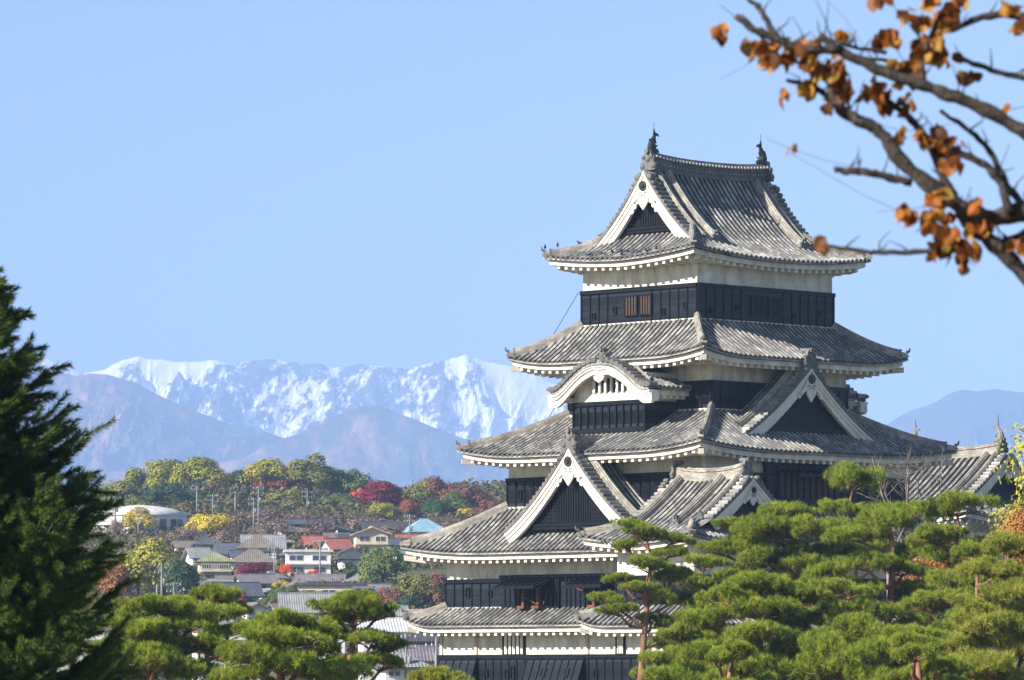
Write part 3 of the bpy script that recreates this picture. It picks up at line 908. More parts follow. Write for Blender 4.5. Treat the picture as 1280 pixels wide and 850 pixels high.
irimoya(KEEP, I4, 6.55, 5.23, lambda d: 20.95 + 0.30 * d + 0.108 * d * d, (2.55, 2.55), 0.62, 0.42, 20.75, (5.0, 3.97), Wb=3.35,
        ridge_h=0.78, ridge_w=0.22, kuda=(1.45, 1.3), kuda_end=1.75, fish=0.85, dots=True, lat_up=0.30, orn=0.78)

# fifth and fourth storeys, their roof
skirt_roof(KEEP, (-7.56, 7.56, -6.85, 6.85), (-4.97, 4.97, -3.95, 3.95), 15.9, 17.86, 0.42, 15.75, B5, ('-x', '-y', '+x', '+y'), hips=('--', '-+', '+-', '++'))
_, cl = storey(KEEP, B5, 13.2, 14.76, 16.3, ('-x', '-y', '+x', '+y'))
f, _, _ = face_of(B5, '-x')
skirt_roof(KEEP, (-9.5, 9.5, -8.45, 8.45), (-4.95, 4.95, -4.90, 4.90), 11.2, 13.36, 0.42, 11.1, B3, ('-x', '-y', '+x', '+y'), hips=('--', '-+', '+-', '++'))

# third storey
_, cl = storey(KEEP, B3, 8.5, 10.17, 11.6, ('-x', '-y', '+x', '+y'))
f, _, _ = face_of(B3, '-x')
for px in (651, 845):
    loophole(cl, f, c_px(px, x=-7.5), 9.35, 0.24, 0.5)
# black window bay in the right face with a raised awning
f, _, _ = face_of(B3, '-y')
u0, u1 = sorted((c_px(957, y=-7.0), c_px(1054, y=-7.0)))
mb = MB(MZ)
f.box(mb, u0, u1, 8.5, 10.72, 0.0, 0.16, 0)
f.box(mb, u0 - 0.08, u1 + 0.08, 10.60, 10.78, 0.0, 0.26, 1)
for k in range(8):
    u = u0 + 0.05 + (u1 - u0 - 0.1) * k / 7
    f.box(mb, u - 0.04, u + 0.04, 8.5, 10.6, 0.15, 0.22, 1)
wb = mb.build('window_bay', [LACQ, BATTEN], KEEP)
w0, w1 = sorted((c_px(972, y=-7.0), c_px(1052, y=-7.0)))
lattice_window(wb, f, w0, w1 - 0.2, 9.0, 10.25, 0.17, 10, WOODB)
awning(wb, f, w0 + 0.3, w1, 10.40, 1.1, 0.30, 0.2, 9)
for px, py in ((1108, 625),):
    loophole(cl, f, c_px(px, y=-7.0), 9.3, 0.26, 0.4)

# second storey and its roof with the big dormer gable
skirt_roof(KEEP, (-10.6, 10.6, -8.4, 11.5), (-7.42, 7.42, -6.82, 6.82), 6.36, 8.70, 0.42, 6.1, B2, ('-x', '-y', '+y', '+x'),
           sr={'-x': (-5.0, 11.5), '-y': (-3.4, 10.6)}, hips=('-+', '+-', '++'))
_, cl = storey(KEEP, B2, 3.4, 5.07, 6.7, ('-x', '+y', '-y'), skip=[('-x', -3.2, 6.6)])
f, _, _ = face_of(B2, '-x')
for px in (585, 613):
    loophole(cl, f, c_px(px, x=-8.9), 4.35 + (0.08 if px == 585 else 0.0), 0.26, 0.5 if px == 585 else 0.34)
u0, u1 = sorted((c_px(625.5, x=-9.0), c_px(790, x=-9.0)))
mb = MB(MZ)
f.box(mb, u0, u1, 3.42, 5.20, 0.0, 0.18, 0)
f.box(mb, u0 - 0.05, u1 + 0.05, 5.14, 5.26, 0.0, 0.28, 1)
for px in (631, 637, 643, 708, 713, 719, 725, 731):
    u = c_px(px, x=-9.0); f.box(mb, u - 0.04, u + 0.04, 3.45, 5.15, 0.17, 0.24, 1)
wb = mb.build('window_bay', [LACQ, BATTEN], KEEP)
for (a, b, hu0, hu1) in ((646, 699, 640, 692), (744, 790, 727, 775)):
    q0, q1 = sorted((c_px(a, x=-9.0), c_px(b, x=-9.0)))
    lattice_window(wb, f, q0, q1, 3.62, 4.95, 0.19, 9, BATTEN)
    h0, h1 = sorted((c_px(hu0, x=-9.05), c_px(hu1, x=-9.05)))
    awning(wb, f, h0, h1, 5.02, 1.25, 0.42, 0.28, 8)
for px in (653.5, 672, 742, 777):
    u = c_px(px, x=-9.35)
    mb = MB(MZ)
    f.box(mb, u - 0.075, u + 0.075, 3.70, 4.75, 0.42, 0.57, 0)
    f.box(mb, u - 0.24, u + 0.24, 3.56, 3.70, 0.2, 0.75, 0)
    mb.build('post', WOODR, wb)
for px0, px1 in ((640, 664), (684, 672), (720, 752), (757, 744)):
    mb = MB(MZ)
    mb.tube([f.p(c_px(px0, x=-9.1), 4.55, 0.25), f.p(c_px(px1, x=-9.9), 3.75, 0.7)], 0.03, 0, 5)
    mb.build('prop', WOODR, wb)

# big dormer gable on the left face, second one on the right face
dormer_gable(KEEP, Face((-9.9, 0.02), (0, -1), (-1, 0)), 4.55, 7.28, 11.42, 3.2, k=0.36, zlat=7.75, orn=0.74)
dormer_gable(KEEP, Face((0.0, -6.95), (1, 0), (0, -1)), 4.80, 12.0, 15.5, 2.7, k=0.30, zlat=12.55, orn=0.74, pend=0.95)

# undulating-gable bays on both narrow faces
def curved_bay(sg):
    xw = sg * 4.97; xb = sg * 7.2; xr = sg * 7.95
    F_ = Face((xb, -0.12), (0, -sg), (sg, 0))
    F_ = Face((xb, -0.12), (0, 1), (sg, 0))
    hb = 2.48
    mb = MB(MZ)
    mb.box(min(xw, xb), max(xw, xb), -0.12 - hb, -0.12 + hb, 13.75, 15.2, 0)
    bay = mb.build('bay', [PLASTER], KEEP)
    mb = MB(MZ)
    mb.box(min(xw, xb + sg * 0.07), max(xw, xb + sg * 0.07), -0.12 - hb - 0.07, -0.12 + hb + 0.07, 12.0, 13.80, 0)
    F_.box(mb, -hb - 0.08, hb + 0.08, 13.66, 13.86, 0.05, 0.18, 1)
    F_.box(mb, -hb - 0.08, hb + 0.08, 12.28, 12.52, 0.05, 0.16, 1)
    for k in range(11):
        u = -hb + 2 * hb * k / 10
        F_.box(mb, u - 0.045, u + 0.045, 12.4, 13.7, 0.06, 0.15, 1)
    mb.build('weatherboard', [LACQ, BATTEN], bay)
    mb = MB(MZ)
    for k in range(6):
        u = -0.95 + 2.0 * k / 5
        F_.box(mb, u - 0.07, u + 0.07, 14.30, 15.0, 0.02, 0.12, 0)
    F_.box(mb, -1.15, 1.25, 14.30, 15.0, -0.02, 0.012, 1)
    mb.build('window', [BOARDW, DARK], bay)
    W = 3.55
    def zf(u):
        t = abs(u) / W
        return 14.18 + 1.42 * (0.5 * (1 + math.cos(math.pi * min(1, t / 0.92) ** 1.22))) ** 0.85 + 0.10 * max(0, (t - 0.72) / 0.28) ** 1.6
    Fr = Face((xr, -0.12), (0, 1), (sg, 0))
    g = MB(MZ)
    depth = 0.75 + 2.6
    for s_ in (-1, 1):
        def P(s, v, s_=s_):
            v = np.asarray(v, float); u = W * (1 - v)
            zz = np.array([zf(q) for q in u]) + 0.12
            return Fr.o + Fr.e * (s_ * u)[:, None] + Fr.n * (-s) + np.array([0, 0, 1.0]) * zz[:, None]
        def P2(s, v, s_=s_):
            v = np.asarray(v, float); u = W * (1 - v)
            zz = 14.40 + 1.72 * (0.86 * v + 0.14 * v * v)
            return Fr.o + Fr.e * (s_ * u)[:, None] + Fr.n * (-s) + np.array([0, 0, 1.0]) * zz[:, None]
        tiled_slope(g, P2, 0.70, depth, lambda s: 1.0, 4.2, nv=20)
        g.grid(np.array([P(s, np.linspace(0, 1, 21)) for s in (0.0, 0.70)]), 0)
        va = np.linspace(0, 1, 21); g.grid(np.array([P(0.70, va), P2(0.70, va)]), 2)
        ev = MB(MZ)
        E = lambda s, v, s_=s_: P2(s, v, s_)
        eave(ev, E, 0.1, depth, (0, -s_), 1.0, 14.1, False, False, 0.42)
        ev.build('eave', [PLASTER, SOFFIT], bay)
    g.build('curved_roof', [TILE, TILE_D, BOARDW, PAN, SIDE_SHADE], bay)
    verge_tiles(bay, Fr, zf, W - 0.02, 0.10, length=0.7, step=0.32, r=0.135, thick=0.30)
    slope_ridge(bay, Fr, lambda u: zf(u) + 0.30, 0.15, W * 0.80, -0.72, wid=0.10, h=0.16, name='verge_ridge', orn=0.22, copper=-0.95)
    # board: thick undulating band with scalloped lower edge
    bd = MB(MZ)
    u = np.linspace(-W, W, 61); z = np.array([zf(q) for q in u])
    lo = []
    for q, zz in zip(u, z):
        t = abs(q) / W
        wdt = 0.46 + 0.30 * t ** 3 + (0.07 * math.cos(q * 5.6) if abs(q) < 1.1 else 0.0) * (1 - abs(q) / 1.1)
        lo.append(max(zz - wdt, 13.62))
    lo = np.array(lo)
    for a, b, d0, d1 in ((0.0, 1.0, -0.20, 0.0), (0.0, 0.42, -0.02, 0.08), (0.0, 0.16, 0.02, 0.14)):
        za = z - (z - lo) * a - 0.02; zb_ = z - (z - lo) * b
        G = np.array([[Fr.p(u[i], za[i], d0), Fr.p(u[i], za[i], d1), Fr.p(u[i], zb_[i], d1), Fr.p(u[i], zb_[i], d0)] for i in range(len(u))])
        n = len(u); idx = np.arange(n * 4).reshape(n, 4)
        fq = np.stack([idx[:-1], idx[1:], np.roll(idx, -1, 1)[1:], np.roll(idx, -1, 1)[:-1]], -1).reshape(-1, 4).tolist()
        fq += [tuple(idx[0].tolist()), tuple(idx[-1][::-1].tolist())]
        bd.add(G.reshape(-1, 3), [tuple(t) for t in fq], 0)
    # deep soffit behind the board down to the bay wall
    G = np.array([[Fr.p(u[i], z[i] - 0.1, -0.15), Fr.p(u[i], z[i] - 0.1, -0.9)] for i in range(len(u))])
    bd.grid(G, 0)
    for s_ in (-1, 1):                # end blocks
        a, b = sorted((s_ * (W - 0.22), s_ * (W + 0.04)))
        Fr.box(bd, a, b, 13.72, 14.24, -0.5, 0.03, 0)
    bd.build('bargeboard', BOARDW, bay)
    pm = MB(MZ)
    pm.prism([(0, -0.24), (0.14, -0.16), (0.30, -0.08), (0.36, 0.06), (0.2, 0.14), (-0.2, 0.14), (-0.36, 0.06), (-0.30, -0.08), (-0.14, -0.16)], Fr.p(0, zf(0) - 0.62, 0.0), Fr.e, (0, 0, 1), Fr.n, 0.08, 0)
    pm.build('pendant', BOARDW, bay)
    rm = MB(MZ)
    rm.sweep(np.array([Fr.p(0, zf(0) + 0.2, q) for q in np.linspace(-0.2, -depth, 6)]), RIDGE_PROF(0.22, 0.45), 0)
    ornament(rm, Fr.p(0, zf(0) + 0.32, -0.25), Fr.n, 0.55, 1)
    rm.build('ridge', [RIDGE, TILE_D], bay)
curved_bay(-1)
curved_bay(1)

# first storey: white wall with lattices, black boarding, flared stone-dropping chutes
skirt_roof(KEEP, (-10.45, 10.45, -8.1, 11.45), (-8.78, 8.78, -6.58, 9.90), 2.74, 3.62, 0.42, 2.45, B1, ('-x', '+y'),
           sr={'-x': (-5.0, 11.45)}, hips=('-+', '++'), curve=0.9)
_, cl = storey(KEEP, B1, -1.8, 1.24, 3.45, ('-x', '+y', '-y'), batten=0.55)
f, _, _ = face_of(B1, '-x')
for a, b, n in ((631, 656, 5),):
    u0, u1 = sorted((c_px(a, x=-9.0), c_px(b, x=-9.0)))
    lattice_window(KEEP, f, u0, u1, 1.30, 2.34, 0.02, n, BOARDW, BATTEN, DARK, 0.10)
for px in (595.5, 735, 552.5):
    mb = MB(MZ); u = c_px(px, x=-9.0); f.box(mb, u - 0.09, u + 0.09, 1.24, 2.7, 0.0, 0.08)
    mb.build('wall_post', SOFFIT, KEEP)
for px, z in ((608, 0.35), (641, 0.35), (634, 0.3), (745, 0.3)):
    loophole(cl, f, c_px(px, x=-9.1), z, 0.25, 0.42 if px != 641 else 0.7)
for a, b, holes in ((549, 597, (567,)), (659, 731, (676, 705))):
    u0, u1 = sorted((c_px(a, x=-9.1), c_px(b, x=-9.1)))
    mb = MB(MZ)
    zt_, zb_, o0, o1 = 1.06, -1.7, 0.12, 1.25
    mb.hexa([f.p(u0, zb_, 0.0), f.p(u1, zb_, 0.0), f.p(u1, zb_, o1), f.p(u0, zb_, o1), f.p(u0, zt_, 0.0), f.p(u1, zt_, 0.0), f.p(u1, zt_, o0), f.p(u0, zt_, o0)], 0)
    n = max(3, int((u1 - u0) / 0.5))
    for k in range(n + 1):
        u = u0 + 0.04 + (u1 - u0 - 0.08) * k / n
        mb.hexa([f.p(u - 0.04, zb_, o1 - 0.01), f.p(u + 0.04, zb_, o1 - 0.01), f.p(u + 0.04, zb_, o1 + 0.06), f.p(u - 0.04, zb_, o1 + 0.06),
                 f.p(u - 0.04, zt_, o0 - 0.01), f.p(u + 0.04, zt_, o0 - 0.01), f.p(u + 0.04, zt_, o0 + 0.06), f.p(u - 0.04, zt_, o0 + 0.06)], 1)
    f.box(mb, u0 - 0.04, u1 + 0.04, zt_ - 0.02, zt_ + 0.1, 0.0, 0.22, 1)
    ch = mb.build('stone_drop_chute', [LACQ, BATTEN], KEEP)
    for px in holes:
        u = c_px(px, x=-9.6)
        hm = MB(MZ)
        for (e0, e1, g0, g1, mi, dd) in ((-0.11, 0.11, 0.2, 0.55, 1, 0.02), (-0.15, -0.10, 0.15, 0.6, 0, 0.08), (0.10, 0.15, 0.15, 0.6, 0, 0.08), (-0.1, 0.1, 0.55, 0.6, 0, 0.08), (-0.1, 0.1, 0.15, 0.2, 0, 0.08)):
            pos = lambda z: o0 + (o1 - o0) * (zt_ - z) / (zt_ - zb_)
            hm.hexa([f.p(u + e0, g0, pos(g0)), f.p(u + e1, g0, pos(g0)), f.p(u + e1, g0, pos(g0) + dd), f.p(u + e0, g0, pos(g0) + dd),
                     f.p(u + e0, g1, pos(g1)), f.p(u + e1, g1, pos(g1)), f.p(u + e1, g1, pos(g1) + dd), f.p(u + e0, g1, pos(g1) + dd)], mi)
        hm.build('loophole', [BATTEN, DARK], ch)
mb = MB(MZ)
mb.hexa([(-12.2, -9.6, -7.2), (12.2, -9.6, -7.2), (12.2, 13.4, -7.2), (-12.2, 13.4, -7.2), (-9.6, -8.2, -1.75), (9.4, -8.2, -1.75), (9.4, 10.6, -1.75), (-9.6, 10.6, -1.75)])
def stone_mat():
    m, N, b = newmat('dry stone masonry', 0.9, 0.2)
    tc = N.new('ShaderNodeTexCoord').outputs['Object']
    vo = N.new('ShaderNodeTexVoronoi'); vo.inputs['Scale'].default_value = 1.3; N.link(tc, vo.inputs['Vector'])
    ve = N.new('ShaderNodeTexVoronoi', feature='DISTANCE_TO_EDGE'); ve.inputs['Scale'].default_value = 1.3; N.link(tc, ve.inputs['Vector'])
    c = N.mix(0.5, N.ramp(N.noise(tc, 3, 5), [(0.3, (0.14, 0.13, 0.11)), (0.7, (0.36, 0.33, 0.29))]), vo.outputs['Color'], 'SOFT_LIGHT')
    c = N.mix(N.math('LESS_THAN', ve.outputs['Distance'], 0.05), c, (0.03, 0.03, 0.03))
    N.link(c, b.inputs['Base Color']); bump(N, b, ve.outputs['Distance'], 0.8, 0.2)
    return m
STONE = stone_mat()
mb.build('stone_base', STONE, KEEP)
# thin lightning cables at the far left edge
for p0, p1 in (((-5.1, 4.2, 19.6), (-6.0, 5.3, 17.2)), ((-5.05, 5.1, 14.8), (-5.6, 6.0, 13.1))):
    mb = MB(MZ); mb.tube([p0, p1], 0.022, 0, 4); mb.build('cable', IRON, KEEP)

# ------------------------------------------------------------------ corner turret at the keep's near corner
wx, wy = c2w(-6.0, -5.4)
TUR = thing('corner_turret', 'low corner turret with a grey hipped gable roof in front of the keep', 'turret', (CX, CY, 0), math.radians(90) - ALPHA)
TR = (-11.85, -4.6, -10.25, -5.15)
Mt = place(-8.25, -7.63, math.radians(90))
irimoya(TUR, Mt, 3.83, 4.95, lambda d: 6.52 + 0.44 * d + 0.041 * d * d, (1.55, 2.3), 0.75, 0.40, 6.25, (2.6, 3.6), Wb=2.75,
        ridge_h=0.55, ridge_w=0.17, kuda=(1.75, 0.75), kuda_end=1.5, lattice='grid', pend=0.62, lat_up=0.1, orn=0.62)
_, cl = storey(TUR, TR, 3.4, 5.0, 6.6, ('-x', '-y'))
skirt_roof(TUR, (-13.3, -3.2, -11.65, -3.7), (-11.83, -4.62, -10.23, -5.17), 2.62, 3.55, 0.36, 2.35, TR, ('-x', '-y', '+y'), hips=('--', '-+'), curve=0.9)
_, cl = storey(TUR, (-11.95, -4.6, -10.35, -5.05), -1.8, 1.22, 2.7, ('-x', '-y'), batten=0.55)
f = Face((-11.95, 0), (0, 1), (-1, 0))
u0, u1 = sorted((c_px(771.5, x=-12.0), c_px(780, x=-12.0)))
lattice_window(TUR, f, u0, u1, 1.28, 2.28, 0.02, 3, BOARDW, BATTEN, DARK, 0.10)
mb = MB(MZ)
mb.hexa([(-14.8, -13.3, -7.2), (-4.2, -13.3, -7.2), (-4.2, -4.1, -7.2), (-14.8, -4.1, -7.2), (-12.4, -10.8, -1.75), (-4.2, -10.8, -1.75), (-4.2, -4.6, -1.75), (-12.4, -4.6, -1.75)])
mb.build('stone_base', STONE, TUR)

# ------------------------------------------------------------------ far turret with fish finials at the right
D2 = 287.0
fx = (1199 - 640) * D2 / F
FAR = thing('far_turret', 'smaller hipped gable turret with two grey fish finials at the right edge', 'turret', (fx, D2, 0), math.radians(90) - ALPHA + math.radians(90))
PALE = noisy('weathered grey fish tile', (0.10, 0.10, 0.10), (0.24, 0.24, 0.23), 5, 0.6)
irimoya(FAR, I4, 5.1, 5.4, lambda d: 9.05 + 0.46 * d + 0.040 * d * d, (2.3, 1.9), 0.75, 0.4, 8.4, (3.8, 4.0), Wb=2.9, ridge_h=0.55, ridge_w=0.2,
        pitch=0.44, kuda=(1.3, 1.3), kuda_end=1.5, lattice='grid', pend=0.7, fish=0.85, fishmat=PALE, lat_up=0.15, orn=0.62)
storey(FAR, (-3.8, 3.8, -4.0, 4.0), -1.5, 6.6, 9.1, ('-x', '-y', '+y', '+x'))
mb = MB(MZ)
mb.hexa([(-6, -6, -7.2), (6, -6, -7.2), (6, 6, -7.2), (-6, 6, -7.2), (-4.3, -4.5, -1.45), (4.3, -4.5, -1.45), (4.3, 4.5, -1.45), (-4.3, 4.5, -1.45)])
mb.build('stone_base', STONE, FAR)
# ================================================================== ground, hill, mountains, haze
def hill_h(x, y):
    x = np.asarray(x, float); y = np.asarray(y, float)
    z = np.interp(y, [0, 330, 400, 500, 600, 700, 800, 900, 1000, 1080, 1300, 1800, 2500, 6000], [0, 0, 2.2, 8.2, 13.6, 20.0, 28.3, 36.6, 43.5, 45, 30, 12, 8, 20])
    m = np.clip((y - 380) / 120, 0, 1)
    n = (fbm(x / 130.0 + 50, y / 130.0 + 50, 3) - 0.5) * 5.0
    return z + n * m
def on_hill(px, py):
    """world point where the line of sight through a photograph pixel meets the hillside"""
    for D in np.arange(395, 1500, 1.5):
        p = at(px, py, D)
        if hill_h(p[0], p[1]) >= p[2]:
            return p
    return at(px, py, 950)

GRASS = noisy('dry autumn grass and soil', (0.055, 0.07, 0.025), (0.15, 0.13, 0.065), 0.06, 0.95, detail=8)
xs = np.unique(np.concatenate([np.linspace(-13500, 13500, 41), np.linspace(-260, 330, 119)]))
ys = np.unique(np.concatenate([np.linspace(-300, 380, 12), np.linspace(380, 1400, 140), np.linspace(1400, 22000, 40)]))
XX, YY = np.meshgrid(xs, ys, indexing='ij')
mb = MB(); mb.grid(np.stack([XX, YY, hill_h(XX, YY)], -1))
tag(mb.build('ground', GRASS, smooth=True), kind='structure')

def mountain(name, prof, Yr, Yf, seed, cut, material, wl=300.0, cover=40, back=0.35, nx=760, ny=210, edge=(-260, 1560), sil=0.0):
    px = np.linspace(edge[0], edge[1], nx)
    e = np.interp(px, [p[0] for p in prof], [850 - p[1] for p in prof])
    X0 = (px - 640) / F * Yr
    ridge = e / F * Yr
    sn = (fbm(px / 16.0 + seed, px * 0 + seed, 5) - 0.5) * sil
    kx = np.exp(-0.5 * (np.arange(-90, 91) / 30.0) ** 2); kx /= kx.sum()
    e2 = np.convolve(np.pad(ridge, 90, mode='edge'), kx, 'valid'); de = ridge - e2
    t = np.concatenate([np.linspace(0, 1, ny), 1 + np.linspace(0.02, back, 18)])
    PX, TT = np.meshgrid(px, t, indexing='ij')
    Y = Yf + (Yr - Yf) * TT
    X = (PX - 640) / F * Y * 0.5 + X0[:, None] * 0.5
    wx = (fbm(X / 700 + seed, Y / 700 + seed * 1.7, 4) - 0.5) * 420
    wy = (fbm(X / 700 + seed + 40, Y / 700 + seed * 1.3, 4) - 0.5) * 420
    g = fbm((X + wx) / wl + seed, (Y + wy) / (wl * 1.7) + seed, 7, True, 0.55)
    lo, hi = np.percentile(g, 4), np.percentile(g, 96)
    g = np.clip((g - lo) / (hi - lo), 0, 1)          # 1 on the ribs, 0 in the gullies
    tc = np.clip(TT, 0, 1)
    H = (e2[:, None] * tc ** 0.9 + de[:, None] * tc ** 14) * (1 - cut * (1.02 - tc ** 7) * (1 - g)) + (sn[:, None] * tc ** 150)
    H = np.where(TT > 1, H - (e2[:, None] * (TT - 1) * 1.6), H)
    f0 = 0.9 * H / ridge.max() - 0.55 * g
    el = H / Y * F; vis = (el >= np.maximum.accumulate(el, axis=1)) & (el > 318) & (PX > 60) & (PX < 700)
    UV = np.stack([f0 - (np.percentile(f0[vis], cover) if vis.any() else 0.0) + 0.5, g], -1)
    mb = MB(); mb.grid(np.stack([X, Y, H + ZC], -1), 0, UV)
    return tag(mb.build(name, material, smooth=False), kind='structure')

def snow_mat():
    m, N, b = newmat('snow and forest slopes', 0.8, 0.1)
    geo = N.new('ShaderNodeNewGeometry')
    uv = N.new('ShaderNodeUVMap').outputs[0]
    sp = N.new('ShaderNodeSeparateXYZ'); N.link(uv, sp.inputs[0])        # x relative height, y rib (1) or gully (0)
    rot = N.new('ShaderNodeMapping'); rot.inputs['Rotation'].default_value = (0, math.radians(-32), 0)
    N.link(geo.outputs['Position'], rot.inputs[0])
    n = N.noise(rot.outputs[0], 0.016, 8, 0.66, (1.5, 0.15, 0.42))      # chutes running down the slope
    n2 = N.noise(geo.outputs['Position'], 0.04, 5, 0.7, (1, 0.3, 1))
    f = N.math('ADD', sp.outputs[0], N.math('ADD', N.math('MULTIPLY', N.math('SUBTRACT', n, 0.5), 1.5), N.math('MULTIPLY', N.math('SUBTRACT', n2, 0.5), 1.1)))
    k = N.ramp(f, [(0.45, (0, 0, 0)), (0.60, (1, 1, 1))])
    fo = N.ramp(n2, [(0.3, (0.04, 0.045, 0.045)), (0.7, (0.13, 0.11, 0.09))])
    N.link(N.mix(k, fo, (0.80, 0.80, 0.815)), b.inputs['Base Color'])
    return m
def forest_mat(name, c1, c2, c3):
    m, N, b = newmat(name, 0.95, 0.05)
    geo = N.new('ShaderNodeNewGeometry')
    n = N.noise(geo.outputs['Position'], 0.006, 9, 0.74, (1.0, 0.2, 0.8))
    n2 = N.noise(geo.outputs['Position'], 0.03, 5, 0.7)
    N.link(N.ramp(N.math('ADD', N.math('MULTIPLY', n, 0.75), N.math('MULTIPLY', n2, 0.3)), [(0.36, c1), (0.52, c2), (0.66, c3)]), b.inputs['Base Color'])
    return m
SNOW = snow_mat()
FOREST = forest_mat('autumn mountain forest', (0.012, 0.025, 0.02), (0.07, 0.065, 0.045), (0.38, 0.22, 0.13))
FOREST2 = forest_mat('dark mountain forest with scree', (0.02, 0.035, 0.03), (0.035, 0.05, 0.04), (0.09, 0.09, 0.09))
mountain('snow_mountains', [(-260, 470), (-120, 440), (0, 432), (58, 446), (80, 457), (104, 466), (130, 459), (150, 450), (172, 444), (200, 446), (222, 449), (250, 451), (268, 449), (292, 455), (320, 452), (345, 449), (362, 453), (384, 452), (410, 457), (430, 458), (455, 455), (482, 457), (505, 459), (528, 455), (545, 451), (562, 446), (582, 444), (600, 449), (618, 450), (640, 455), (690, 476), (760, 500), (860, 540), (1000, 560), (1560, 600)], 13200, 11000, 3.0, 0.46, SNOW, wl=300.0, cover=54, sil=12)
mountain('wooded_mountains', [(-260, 470), (-100, 446), (0, 452), (60, 458), (92, 466), (112, 464), (135, 466), (152, 472), (168, 476), (188, 486), (212, 499), (238, 510), (262, 519), (286, 528), (312, 531), (350, 545), (420, 575), (520, 610), (700, 640), (1560, 640)], 11000, 9500, 11.0, 0.58, FOREST, wl=420.0)
mountain('wooded_foothills', [(-260, 600), (0, 590), (200, 588), (300, 572), (352, 546), (384, 536), (410, 521), (436, 511), (460, 504), (476, 505), (492, 512), (512, 520), (536, 529), (556, 538), (580, 546), (620, 552), (700, 570), (800, 590), (1560, 620)], 10400, 9000, 23.0, 0.58, FOREST, wl=520.0)
mountain('right_mountain', [(-260, 700), (900, 640), (1000, 580), (1060, 556), (1105, 533), (1134, 514), (1152, 508), (1169, 502), (1184, 492), (1201, 486), (1221, 488), (1243, 485), (1258, 487), (1275, 489), (1320, 486), (1400, 500), (1560, 540)], 11200, 9700, 41.0, 0.36, FOREST2, wl=480.0)

HZ = bpy.data.materials.new('haze'); HZ.use_nodes = True
N = NT(HZ)
N.n.remove(N.n['Principled BSDF'])
pv = N.new('ShaderNodeVolumePrincipled')
pv.inputs['Color'].default_value = (0.39, 0.585, 1.0, 1)
pv.inputs['Density'].default_value = 1.2e-4
pv.inputs['Anisotropy'].default_value = -0.25
N.link(pv.outputs[0], N.n['Material Output'].inputs['Volume'])
mb = MB(); mb.box(-14000, 14000, -400, 21000, -8, 1130)
tag(mb.build('haze', HZ), kind='stuff')

# ================================================================== vegetation
BARK = noisy('grey brown bark', (0.05, 0.04, 0.032), (0.15, 0.12, 0.095), 6, 0.9, (1, 1, 0.3), bmp=0.5)
REDBARK = noisy('red pine bark', (0.14, 0.065, 0.04), (0.36, 0.19, 0.12), 4, 0.9, (1, 1, 0.4), bmp=0.5)
DARKBARK = noisy('dark branch bark', (0.016, 0.013, 0.012), (0.085, 0.070, 0.060), 25, 0.9, (1, 1, 1), bmp=0.6, bscale=60)
PINE = leaf_mat('garden pine needles', [(0.06, 0.105, 0.016), (0.17, 0.24, 0.03), (0.36, 0.43, 0.048), (0.54, 0.53, 0.085)], 0.35, (0.2, 0.9), 1.2, tuft=True)
PINE_B = leaf_mat('warm garden pine needles', [(0.11, 0.15, 0.022), (0.25, 0.29, 0.045), (0.42, 0.44, 0.07), (0.54, 0.46, 0.11)], 0.35, (0.2, 0.9), 1.2, tuft=True)
DARKPINE = leaf_mat('dark conifer needles', [(0.022, 0.046, 0.014), (0.085, 0.14, 0.028), (0.32, 0.40, 0.06)], 0.32, (0.2, 0.9), 1.0)

def needle_tris(rng, C, Dr, nper, length, width, spread):
    """needle blades: for each base C with axis Dr, nper thin triangles"""
    n = len(C)
    C = np.repeat(C, nper, 0); A = np.repeat(Dr, nper, 0)
    d = A + rng.normal(0, spread, (n * nper, 3)); d /= np.linalg.norm(d, axis=1)[:, None]
    s = np.cross(d, rng.normal(0, 1, d.shape)); s /= np.linalg.norm(s, axis=1)[:, None]
    L = length * rng.uniform(0.7, 1.15, (n * nper, 1))
    V = np.stack([C - s * width, C + s * width, C + d * L], 1).reshape(-1, 3)
    return V, np.arange(len(V)).reshape(-1, 3)

def pad_mesh(seed, n=760):
    """one cloud-pruned foliage pad, about 1 m in radius, 0.45 m high"""
    rng = np.random.default_rng(seed)
    mb = MB()
    k = int(rng.integers(9, 14))
    r = np.sqrt(rng.random(k)) * 0.72; th = rng.random(k) * 2 * np.pi
    cx, cy = r * np.cos(th), r * np.sin(th); cz = 0.20 * (1 - r ** 2) + rng.normal(0, 0.075, k); rr = rng.uniform(0.24, 0.42, k)
    i = rng.integers(0, k, n)
    d = rng.normal(0, 1, (n, 3)); d[:, 2] = np.abs(d[:, 2]) * 0.95 - 0.35; d /= np.linalg.norm(d, axis=1)[:, None]
    C = np.stack([cx[i], cy[i], cz[i]], 1) + d * rr[i][:, None] * np.array([1, 1, 0.66]) * rng.uniform(0.62, 1.05, (n, 1))
    ax = d * 0.9 + np.array([0, 0, 0.55])
    nn = 30
    V, T = needle_tris(rng, C, ax * 0.55, nn, 0.135, 0.0058, 0.62)
    k3 = V.reshape(-1, 3, 3); k3[:, 2, 2] = k3[:, :2, 2].mean(1) + (k3[:, 2, 2] - k3[:, :2, 2].mean(1)) * 1.4
    u = np.repeat(rng.random(n), nn * 3)
    dead = np.repeat(np.where((d[:, 2] < -0.08) & (rng.random(n) < 0.45), 0.85, np.where(rng.random(n) < 0.03, 0.5, 0.0)), nn * 3)
    mb.add(k3.reshape(-1, 3), T, 0, np.stack([u, dead], 1))
    me = mb.mesh('foliage_pad', [PINE])
    return me
PADS = [pad_mesh(100 + i) for i in range(7)]
PINE_N = [0]
